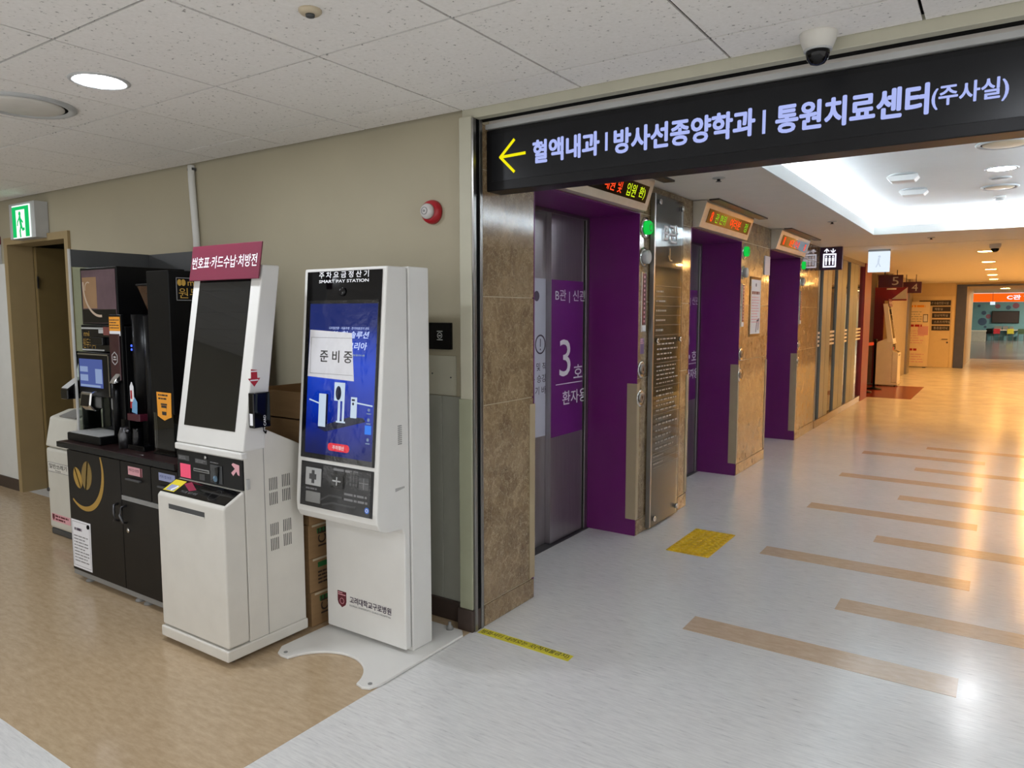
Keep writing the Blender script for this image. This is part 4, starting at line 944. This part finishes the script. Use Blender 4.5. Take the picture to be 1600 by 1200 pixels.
part('handset', MB().tube([(-4.425, 2.1, 1.12), (-4.43, 2.09, 1.2), (-4.42, 2.08, 1.275)], .014), m_black, t)
part('mount_arm', MB().box(-4.36, -4.3475, 2.06, 2.16, .82, 1.03).box(-4.375, -4.3475, 2.09, 2.17, .80, .83), m_gunmetal, t)
part('cable', MB().tube([(-4.40, 2.13, 1.01), (-4.43, 2.12, .93), (-4.42, 2.13, .86), (-4.375, 2.14, .83)], .004), m_offwhite, t)

# ================================================================ WASTE BIN
t = thing('waste_bin', 'cream metal general waste bin with grey lid flap and printed label by the doorway', 'bin', (-5.12, 2.44, 0))
part('body', MB().box(-5.315, -4.93, 2.262, 2.62, .045, .60), m_bin, t, .02)
part('hood', MB().poly(FX(-5.315), [(2.262, .605), (2.62, .605), (2.62, .84), (2.42, .84), (2.30, .80)], 0, .385), m_bin, t, .012)
part('flap', MB().add([(-5.19, 2.31, .805), (-4.97, 2.31, .805), (-4.97, 2.41, .838), (-5.19, 2.41, .838), (-5.19, 2.305, .815), (-4.97, 2.305, .815), (-4.97, 2.405, .848), (-5.19, 2.405, .848)], [(0, 1, 2, 3), (4, 7, 6, 5), (0, 4, 5, 1), (1, 5, 6, 2), (2, 6, 7, 3), (3, 7, 4, 0)]), m_grey, t)
part('base_ring', MB().box(-5.31, -4.935, 2.268, 2.615, .0014, .045), m_darkgrey, t, .01)
F = FY(2.262)
lb = part('label_plate', MB().fb(F, -5.288, -5.0, .44, .502, .0003, .001), M('label_cream', (206, 204, 196), .5), t)
part('label_border', MB().fb(F, -5.288, -5.0, .500, .503, .0011, .0015).fb(F, -5.288, -5.0, .438, .441, .0011, .0015).fb(F, -5.288, -5.285, .44, .502, .0011, .0015), m_greyink, lb)
txt('lettering', '일반쓰레기', F, -5.27, .462, .24, .033, m_blackink, lb, .01, .0016)
txt('lettering', 'Waste', F, -5.19, .445, .08, .012, m_blackink, lb, 0, .0016)
part('lock', MB().lathe(F, -5.298, .31, [(.014, 0), (.012, .008)], 14), m_gunmetal, t)
part('crest_strip', MB().fb(F, -5.275, -5.02, .10, .152, .0003, .001), m_palepink, t)
part('crest', MB().poly(F, [(-5.265, .148), (-5.235, .148), (-5.235, .12), (-5.25, .104), (-5.265, .12)], .0011, .0016), m_maroonink, t)
bars('small_print', F, -5.225, -5.03, .105, .148, 2, m_maroonink, t, .55, .0011, .0016, 51)

# ================================================================ LIFT HALL ITEMS
for k, (a, b) in enumerate(OP):
    y0, y1 = a+.02, b-.02
    t = thing('led_display', 'wedge-shaped LED message display above the %s elevator opening' % nth[k], 'display', (-1.93, (a+b)/2, 2.142), 'LED displays over the elevators')
    FYb = Fr((0, y0, 0), (1, 0, 0), (0, 0, 1))
    part('housing', MB().poly(Fr((0, y1, 0), (1, 0, 0), (0, 0, 1)), [(XW+.001, 2.142), (XW+.052, 2.142), (XW+.108, 2.318), (XW+.108, 2.335), (XW+.001, 2.335)], 0, y1-y0), M('display_champagne', (206, 198, 182), .25, .25), t, .003)
    dx, dz = .056, .176
    FL = Fr((XW+.052, 0, 2.142), (0, 1, 0), Vector((dx, 0, dz)).normalized())
    pn_ = part('led_panel', MB().fb(FL, y0+.10, y1-.06, .045, .15, .0004, .003), m_blackgloss, t)
    words = [(('내원 및', m_led_red, .52, .22), ('입원', m_led_yel, .78, .13), ('환)', m_led_yel, .94, .09)),
             (('8', m_led_red, .12, .05), ('관 현위', m_led_grn, .22, .26), ('여러분', m_led_red, .56, .28), ('정', m_led_grn, .92, .09)),
             (('1', m_led_red, .12, .05), ('8관 안내', m_led_red, .34, .4), ('층', m_led_red, .92, .09))][k]
    for wtxt, mm_, fa, fw in words:
        txt('lettering', wtxt, FL, y0+.10+(y1-y0-.16)*(fa-.06), .06, (y1-y0-.16)*fw*.92, .075, mm_, pn_, .01, .004)
    # fittings on the marble to the right of the opening
    yc = b+.085; F = FX(XW)
    t = thing('hall_lantern', 'glowing green round hall lantern on a chrome collar, right of the %s elevator' % nth[k], 'indicator light', (XW, yc, 2.05), 'green hall lanterns')
    part('collar', MB().lathe(F, yc, 2.053, [(.07, 0), (.07, .006), (.055, .010)], 28), m_chrome, t)
    part('lit_drum', MB().lathe(F, yc, 2.053, [(.045, .008), (.045, .034), (.038, .041), (.01, .042)], 28), m_green_led, t)
    part('drum_mark', MB().arc(F, yc, 2.053, .02, .026, 0, 360, .0425, .0435), M('green_dark', (10, 90, 40), .5), t)
    t = thing('hall_lantern', 'unlit round hall lantern below the green one at the %s elevator' % nth[k], 'indicator light', (XW, yc-.02, 1.86), 'unlit hall lanterns')
    part('collar', MB().lathe(F, yc-.02, 1.862, [(.062, 0), (.062, .006), (.05, .010)], 28), m_chrome, t)
    part('drum', MB().lathe(F, yc-.02, 1.862, [(.045, .008), (.045, .036), (.038, .042), (.01, .043)], 28), m_ltgrey, t)
    t = thing('floor_indicator', 'slim maroon floor indicator strip beside the %s elevator' % nth[k], 'indicator', (XW, yc-.015, 1.37), 'floor indicator strips')
    part('backplate', MB().fb(F, yc-.05, yc+.02, 1.37, 1.765, 0, .008), m_chrome, t, .002)
    part('maroon_window', MB().fb(F, yc-.04, yc+.012, 1.42, 1.755, .008, .0095), m_maroonink, t)
    part('white_foot', MB().fb(F, yc-.04, yc+.012, 1.375, 1.415, .008, .0095), m_paper, t)
    mb = MB()
    for i in range(11): mb.fb(F, yc-.022, yc-.006, 1.435+.029*i, 1.449+.029*i, .0096, .0102)
    part('floor_marks', mb, m_palepink, t, kind='stuff')
    t = thing('call_button', 'upper round metal call button beside the %s elevator' % nth[k], 'call button', (XW, yc-.025, 1.12), 'upper elevator call buttons')
    part('rosette', MB().lathe(F, yc-.025, 1.122, [(.06, 0), (.06, .005), (.048, .012), (.04, .006)], 32), m_chrome, t)
    part('push_cap', MB().lathe(F, yc-.025, 1.122, [(.032, .005), (.032, .013), (.026, .015)], 24), m_steel, t)
    part('arrow_mark', MB().poly(F, [(yc-.037, 1.112), (yc-.013, 1.112), (yc-.025, 1.138)], .0152, .0158), m_blackink, t)
    t = thing('call_button', 'lower round metal call button beside the %s elevator' % nth[k], 'call button', (XW, yc-.035, .93), 'lower elevator call buttons')
    part('rosette', MB().lathe(F, yc-.035, .931, [(.06, 0), (.06, .005), (.048, .012), (.04, .006)], 32), m_chrome, t)
    part('push_cap', MB().lathe(F, yc-.035, .931, [(.032, .005), (.032, .013), (.026, .015)], 24), m_steel, t)
    part('arrow_mark', MB().poly(F, [(yc-.047, .944), (yc-.023, .944), (yc-.035, .918)], .0152, .0158), m_blackink, t)
    # slot frame on the ceiling above the display
    t = solid('ceiling_slot', MB().box(XW+.125, XW+.20, y0, y1+.1, ZH-.012, ZH-.0005), m_gunmetal, 'slim grey ceiling slot frame above the %s elevator display' % nth[k], 'ceiling vent', 'ceiling slots above the displays')
t = solid('sticker', MB().fb(FX(XW), 4.468, 4.53, 1.225, 1.33, .0004, .0012), M('purple_grey_sticker', (110, 84, 120), .5), 'small purple grey sticker above the call buttons of the nearest elevator', 'sticker')
bars('small_print', FX(XW), 4.472, 4.526, 1.29, 1.328, 3, m_palepink, t, .5, .0013, .0016, 61)

# glass directory
t = thing('directory_board', 'tall grey glass floor directory board standing off the marble between two elevators', 'directory', (XW, 4.9, .02))
DX = -1.952
part('edge_strip', MB().box(XW+.008, DX+.006, 4.585, 4.607, .02, 2.285), m_steel, t, .001)
pn = part('glass_panel', MB().box(DX-.003, DX+.006, 4.608, 5.11, .02, 2.285), m_dirglass, t, .001)
part('print_backing', MB().box(DX-.006, DX-.0035, 4.61, 5.108, .022, 2.283), M('cool_grey_print', (104, 108, 108), .35), t)
FDp = FX(DX+.006)
for y, z in ((4.655, 2.235), (5.065, 2.235), (4.65, .075), (5.065, .075), (4.65, 1.31), (5.07, 1.31)):
    part('standoff', MB().lathe(FDp, y, z, [(.018, 0), (.018, .016), (.012, .018)], 18), m_chrome, t)
txt('lettering', 'B관', FDp, 4.755, 1.978, .25, .125, m_darkgrey, pn, .03, .0006)  # dark copy set off behind the letters, a painted drop shadow
txt('lettering', 'B관', FDp, 4.745, 1.985, .25, .125, m_whiteink, pn, .01, .0012)
part('arrow_print', MB().stroke(FDp, [(4.86, 1.94), (4.86, 1.86), (4.90, 1.86)], .008, .0003, .001).stroke(FDp, [(4.835, 1.89), (4.86, 1.86)], .008, .0003, .001), m_gold, pn)
mb = MB()
zl = [1.68, 1.61, 1.545, 1.48, 1.415, 1.345, 1.155, .99, .80, .53, .48, .43]
for z in zl: mb.fb(FDp, 4.625, 5.09, z-.0015, z+.0015, .0003, .0009)
part('row_line', mb, m_greyink, pn)
for i, (z0, z1, rows) in enumerate(((1.62, 1.665, 1), (1.555, 1.6, 1), (1.49, 1.535, 1), (1.425, 1.47, 1), (1.355, 1.405, 1), (1.165, 1.335, 5), (1.0, 1.145, 5), (.81, .98, 5), (.54, .79, 6), (.49, .525, 1), (.44, .475, 1))):
    bars('small_print', FDp, 4.66 if rows > 1 else 4.632, 5.06 if rows > 1 else 4.82, z0, z1, rows, m_greyink2, pn, .28, .0003, .001, 70+i, .12)

# notice and white plate between lifts
F = FX(XW)
t = thing('notice_holder', 'white paper notice in acrylic holder on marble between middle and farthest elevators', 'notice', (XW, 7.12, 1.28))
part('acrylic_back', MB().fb(F, 6.94, 7.31, 1.275, 1.84, .0005, .006), m_clear, t, .002)
nt_ = part('paper', MB().fb(F, 6.965, 7.285, 1.30, 1.815, .007, .008), m_paper, t)
bars('small_print', F, 6.99, 7.26, 1.40, 1.66, 10, m_palepink, nt_, .35, .0085, .009, 81)
bars('heading', F, 6.99, 7.26, 1.67, 1.71, 1, m_maroonink, nt_, .7, .0085, .009, 82)
part('pictogram', MB().stroke(F, [(7.15, 1.32), (7.18, 1.42), (7.24, 1.44), (7.22, 1.34)], .02, .0085, .009).disc(F, 7.12, 1.765, .018, .0085, .009, 14), m_darkink, nt_)
t = solid('blank_plate', MB().fb(F, 7.40, 7.585, 1.875, 2.06, .001, .01), m_whitefilm, 'small blank white plate high on the marble left of the farthest elevator', 'sign')

# tactile tiles
for k, (x0, y0) in enumerate(((-1.698, 4.272), (-1.698, 4.547))):
    t = solid('tactile_tile', MB().box(x0, x0+.274, y0, y0+.273, .0, .004), m_yellowtile, ['yellow tactile floor tile with raised domes, nearer half of the pad', 'yellow tactile floor tile with raised domes, farther half of the pad'][k], 'tactile tile', 'yellow tactile tiles by the directory', .001)
    mb = MB()
    for i in range(6):
        for j in range(6): mb.lathe(FZ(.004), x0+.0228+.0457*i, y0+.0227+.0455*j, [(.0165, 0), (.0145, .003), (.009, .0055)], 10)
    part('dome', mb, m_yellowtile, t, kind='stuff')
# floor tape
t = solid('floor_tape', MB().poly(FZ(0), [(-1.972, 2.640), (-1.478, 2.628), (-1.480, 2.684), (-1.972, 2.694)], .0002, .0012), m_tape, 'yellow floor tape with black Korean warning under the shutter line', 'floor tape')
txt('lettering', '방화셔터 내려오는 곳(적재물금지)', FZ(.0012), -1.962, 2.643, .47, .040, m_blackink, t, .012, .0004)

# cove items
def hall_detector(y, label):
    t = thing('ceiling_sensor', label, 'sensor', (-.70, y, 2.56))
    F = FD(2.56)
    part('base_plate', MB().lathe(F, -.70, -y, [(.10, -.002), (.10, .008), (.09, .012)], 28), m_ltgrey, t)
    part('body', MB().poly(Fr((0, y-.07, 0), (1, 0, 0), (0, 0, 1)), [(-.81, 2.535), (-.78, 2.505), (-.62, 2.505), (-.59, 2.535), (-.60, 2.548), (-.80, 2.548)], -.14, 0), m_white, t, .004)
    return t
hall_detector(6.45, 'nearer white box sensor on the cove ceiling')
hall_detector(7.25, 'farther white box sensor on the cove ceiling')
t = thing('ceiling_speaker', 'small round ceiling speaker between cove downlight and diffuser', 'speaker', (-.08, 7.02, 2.56))
part('rim', MB().lathe(FD(2.56), -.08, -7.02, [(.075, -.002), (.075, .005), (.062, .009)], 28), m_ltgrey, t)
part('grille', MB().lathe(FD(2.56), -.08, -7.02, [(.06, .004), (.058, .010), (.01, .012)], 28), m_grey, t)
t = thing('smoke_detector', 'white smoke detector under the cove, behind the far diffuser ring', 'smoke detector', (-.088, 8.1, 2.56))
part('base', MB().lathe(FD(2.56), -.088, -8.1, [(.05, -.002), (.05, .018), (.04, .022)], 24), m_white, t)
part('chamber', MB().lathe(FD(2.56), -.088, -8.1, [(.032, .02), (.03, .035), (.01, .038)], 24), m_ltgrey, t)
for x, y, lb in ((-1.53, 4.6, 'small sprinkler rosette in the hall ceiling near the directory board'), (-1.36, 7.32, 'small sprinkler rosette in the hall ceiling before the lift sign'), (-.717, 9.45, 'small sprinkler rosette beyond the far edge of the cove')):
    t = thing('sprinkler', lb, 'sprinkler', (x, y, ZH), 'hall ceiling sprinklers')
    part('rosette', MB().lathe(FD(ZH), x, -y, [(.04, -.001), (.038, .004), (.02, .008)], 24), m_ltgrey, t)
    part('nozzle', MB().lathe(FD(ZH), x, -y, [(.010, .006), (.010, .02), (.018, .022), (.018, .024)], 16), m_gunmetal, t)

# hanging lift sign
t = thing('lift_sign', 'purple hanging sign with white elevator pictogram and arrows', 'sign', (-1.85, 10.0, 2.045))
part('sign_box', MB().box(-1.982, -1.72, 9.985, 10.04, 2.045, 2.332), M('aubergine_sign', (58, 22, 62), .3), t, .003)
F = FY(9.985)
mb = MB()
for x0, x1, z0, z1 in ((-1.945, -1.79, 2.232, 2.25), (-1.945, -1.79, 2.078, 2.096), (-1.945, -1.929, 2.078, 2.25), (-1.806, -1.79, 2.078, 2.25)): mb.fb(F, x0, x1, z0, z1, .0008, .002)
for i in range(3):
    xc = -1.907+.04*i; mb.disc(F, xc, 2.213, .010, .0008, .002, 12); mb.fb(F, xc-.013, xc+.013, 2.155, 2.198, .0008, .002).fb(F, xc-.008, xc+.008, 2.108, 2.155, .0008, .002)
for xc, sg in ((-1.905, 1), (-1.83, -1)):
    zb = 2.285; mb.stroke(F, [(xc, zb-.022), (xc, zb+.022)], .011, .0008, .002).stroke(F, [(xc-.026, zb-.004*sg), (xc, zb+.024*sg), (xc+.026, zb-.004*sg)], .011, .0008, .002)
part('pictogram', mb, m_picto, t)
t = thing('exit_sign', 'white lit exit sign box hanging before the amber corridor', 'exit sign', (-1.41, 10.83, 2.045))
part('housing', MB().box(-1.545, -1.28, 10.815, 10.86, 2.315, 2.339), m_ltgrey, t, .002)
fa = part('lit_face', MB().box(-1.54, -1.285, 10.80, 10.875, 2.045, 2.313), m_whitesign, t, .002)
F = FY(10.80)
part('running_man', MB().disc(F, -1.405, 2.245, .016, .0005, .001, 12).stroke(F, [(-1.41, 2.22), (-1.415, 2.165)], .022, .0005, .001).stroke(F, [(-1.415, 2.165), (-1.44, 2.11)], .014, .0005, .001).stroke(F, [(-1.415, 2.165), (-1.39, 2.115)], .014, .0005, .001), EM('pale_grey_glow', (196, 208, 224), .93), fa)
t = thing('dome_camera', 'small white dome camera on the amber corridor ceiling', 'security camera', (-.13, 10.75, ZH))
part('housing', MB().lathe(FD(ZH), -.13, -10.75, [(.062, -.001), (.062, .03), (.05, .055)], 24), m_offwhite, t)
part('dome', MB().lathe(FD(ZH), -.13, -10.75, [(.045, .05), (.04, .08), (.02, .098), (.003, .1)], 24), m_blackgloss, t)
for n_, x0, x1, y, z0, z1, lb in (('5', -2.08, -1.65, 16.0, 2.005, 2.245, 'maroon hanging sign bearing the numeral five over the red entrance'), ('4', -1.90, -1.497, 18.0, 1.94, 2.18, 'maroon hanging sign bearing the numeral four farther down the corridor')):
    t = thing('number_sign', lb, 'sign', ((x0+x1)/2, y, z0))
    part('sign_box', MB().box(x0, x1, y, y+.05, z0, z1), M('plum_sign_%s' % n_, (72, 24, 42), .35), t, .003)
    part('hanger', MB().box(x0+.1, x0+.115, y+.02, y+.035, z1, ZH).box(x1-.115, x1-.1, y+.02, y+.035, z1, ZH), m_gunmetal, t)
    txt('lettering', n_, FY(y), x0+(x1-x0)*(.56 if n_ == '5' else .54), z0+.045, .115, .155, m_ltgrey, t, .0, .001)

# stanchions, far kiosk, corridor boards
for k, (x, y) in enumerate(((-2.16, 15.25), (-2.07, 15.95))):
    t = thing('barrier_post', ['black belt barrier post nearer the red frame', 'black belt barrier post farther inside the entrance'][k], 'barrier post', (x, y, 0), 'belt barrier posts')
    part('base', MB().lathe(FZ(0), x, y, [(.15, .001), (.15, .02), (.05, .035), (.028, .05)], 24), m_black, t)
    part('pole', MB().lathe(FZ(0), x, y, [(.022, .04), (.022, .92), (.032, .92), (.032, .99), (.02, 1.0)], 16), m_black, t)
    if k == 0: part('red_belt', MB().add([(x, y+.03, .88), (x+.08, y+.55, .88), (x+.08, y+.55, .94), (x, y+.03, .94), (x-.004, y+.03, .88), (x+.076, y+.55, .88), (x+.076, y+.55, .94), (x-.004, y+.03, .94)], [(0, 1, 2, 3), (4, 7, 6, 5), (0, 4, 5, 1), (1, 5, 6, 2), (2, 6, 7, 3), (3, 7, 4, 0)]), m_redplastic, t)
t = thing('sign_stand', 'tall thin twin pole stand with a black base inside the red entrance', 'stand', (-2.24, 14.9, 0))
part('base', MB().box(-2.38, -2.13, 14.82, 14.98, .001, .16), m_black, t, .004)
part('pole', MB().box(-2.29, -2.275, 14.89, 14.905, .16, 1.30).box(-2.235, -2.22, 14.89, 14.905, .16, 1.35), m_gunmetal, t)
# second ticket kiosk, turned to face the corridor
k2 = copy_tree(receipt)
k2.location = (-1.955, 17.02, .0); k2.rotation_euler = (0, 0, math.radians(90))
k2['label'] = 'white ticket kiosk seen from the side before the red portal down the corridor'
# poster stand in front of the cream door
t = thing('poster_stand', 'large cream information poster stand with red headings in front of the far cream door', 'poster', (-2.03, 23.2, 0))
part('board', MB().box(-2.36, -1.70, 23.28, 23.31, .02, 1.83), m_poster, t, .004)
part('foot', MB().box(-2.33, -2.25, 23.15, 23.45, 0, .02).box(-1.81, -1.73, 23.15, 23.45, 0, .02), m_gunmetal, t)
F = FY(23.28)
for i, (z, c_) in enumerate(((1.66, m_orange), (1.12, m_redplastic), (.45, m_redplastic))):
    bars('heading', F, -2.32, -1.80, z, z+.09, 1, c_, t, .7, .0005, .002, 91+i)
for i, (z0, z1, n) in enumerate(((1.25, 1.58, 5), (.65, 1.05, 6), (.12, .40, 4))):
    bars('small_print', F, -2.30, -1.76, z0, z1, n, m_guard2 if i == 0 else m_palepink, t, .3, .0005, .002, 95+i)
part('phone_picture', MB().fb(F, -1.86, -1.74, 1.26, 1.48, .0005, .002), m_darkgrey, t)
part('phone_screen', MB().fb(F, -1.845, -1.755, 1.28, 1.46, .0021, .0025), m_paper, t)
part('pink_field', MB().fb(F, -1.97, -1.72, .90, 1.15, .0005, .001), m_palepink, t)
for i, (x0, z0, z1, s_) in enumerate(((-1.99, 1.72, 1.865, '4·5·7 수술전문시설'), (-1.66, 1.555, 1.69, '재활실'), (-1.66, 1.38, 1.515, '임상의학실'), (-1.66, 1.20, 1.335, '스포츠의학실'), (-1.66, 1.03, 1.16, '통증클리닉'))):
    t = solid('door_plate', MB().box(x0, -1.225, YE-.028, YE-.0185, z0, z1), m_brownsign, 'dark brown name plate on the far cream door, %s' % ['wide one at the top', 'second from the top', 'third from the top', 'fourth from the top', 'lowest one'][i], 'sign', 'name plates on the cream door')
    txt('lettering', s_, FY(YE-.028), (x0+.05) if i else -1.78, z0+.035, (.12*len(s_)*.55) if i else .5, .07, m_ltgrey, t, .005, .001)

# ================================================================ FAR BUILDING
t = thing('building_sign', 'orange illuminated band with white lettering across the far building entrance', 'sign', (.6, 50, 2.175))
part('band', MB().box(-1.6, 3.4, 49.95, 50.15, 2.175, 2.66), m_orangeband, t)
txt('lettering', 'C관 입구', FY(49.95), .10, 2.29, 1.5, .27, m_picto, t, .03, .004)
mb = MB(); mb2 = MB(); r = random.Random(5)
for x, z, q_ in ((-1.0, 1.05, .22), (-.95, 1.55, .12), (-.72, 1.35, .13), (-.3, 1.92, .13), (.2, 1.85, .12), (.55, 1.95, .16), (1.1, 1.5, .15), (-1.2, 1.95, .08), (-.85, .75, .07), (1.3, 1.0, .2)):
    (mb2 if q_ in (.13, .16) else mb).disc(FY(50), x, z, q_, .002, .01, 14)
wf = [o for o in COL.objects if o.name == 'wall_far'][0]
part('mural_spot', mb, m_bluedark, wf); part('mural_spot', mb2, m_bluered, wf)
t = thing('wall_television', 'large dark television on the blue mural wall of the far building', 'television', (.085, 49.9, .97))
part('frame', MB().box(-.565, .735, 49.9, 49.97, .97, 1.655), m_black, t, .01)
part('screen', MB().box(-.53, .70, 49.895, 49.9, 1.0, 1.625), M('tv_dark', (40, 30, 28), .2), t)
t = thing('leaflet_shelf', 'white leaflet shelf below the far television', 'shelf', (.15, 49.7, .58))
part('shelf_board', MB().box(-.46, .76, 49.6, 49.98, .56, .60), m_white, t)
part('leaflets', MB().box(-.40, -.05, 49.8, 49.85, .60, .80).box(-.0, .25, 49.8, 49.85, .60, .80).box(.32, .5, 49.8, 49.85, .6, .78), m_greyink, t)
for x, mm_, nm in ((-.62, m_black, 'black'), (-.28, M('chair_red', (170, 30, 50), .5), 'crimson red'), (.36, M('chair_lime', (170, 166, 50), .5), 'lime green'), (.86, M('chair_dkgreen', (46, 74, 50), .5), 'dark green')):
    t = thing('waiting_chair', '%s waiting chair below the far television' % nm, 'chair', (x, 49.2, 0), 'chairs by the far mural')
    part('seat', MB().box(x-.16, x+.16, 49.0, 49.45, .38, .46), mm_, t, .02)
    part('backrest', MB().box(x-.16, x+.16, 49.40, 49.47, .46, .66), mm_, t, .02)
    for sx in (-.13, .13):
        for sy in (49.04, 49.42): part('leg', MB().box(x+sx-.015, x+sx+.015, sy-.015, sy+.015, 0, .38), m_gunmetal, t)
t = thing('reception_counter', 'pale low reception counter at the left of the far building', 'counter', (-1.2, 47.2, 0))
part('counter_body', MB().box(-1.58, -.75, 46.9, 47.5, 0, .55), m_ltgrey, t, .01)
part('counter_top', MB().box(-1.6, -.72, 46.85, 47.55, .55, .60), m_white, t, .01)
t = thing('exit_sign', 'small white lit sign hanging before the blue mural in the far building', 'exit sign', (-.53, 48.0, 2.0))
part('lit_face', MB().box(-.65, -.42, 48.0, 48.06, 1.99, 2.16), m_whitesign, t)
part('hanger', MB().box(-.545, -.53, 48.02, 48.035, 2.16, 2.68), m_gunmetal, t)

bpy.data.scenes.remove(TMP)
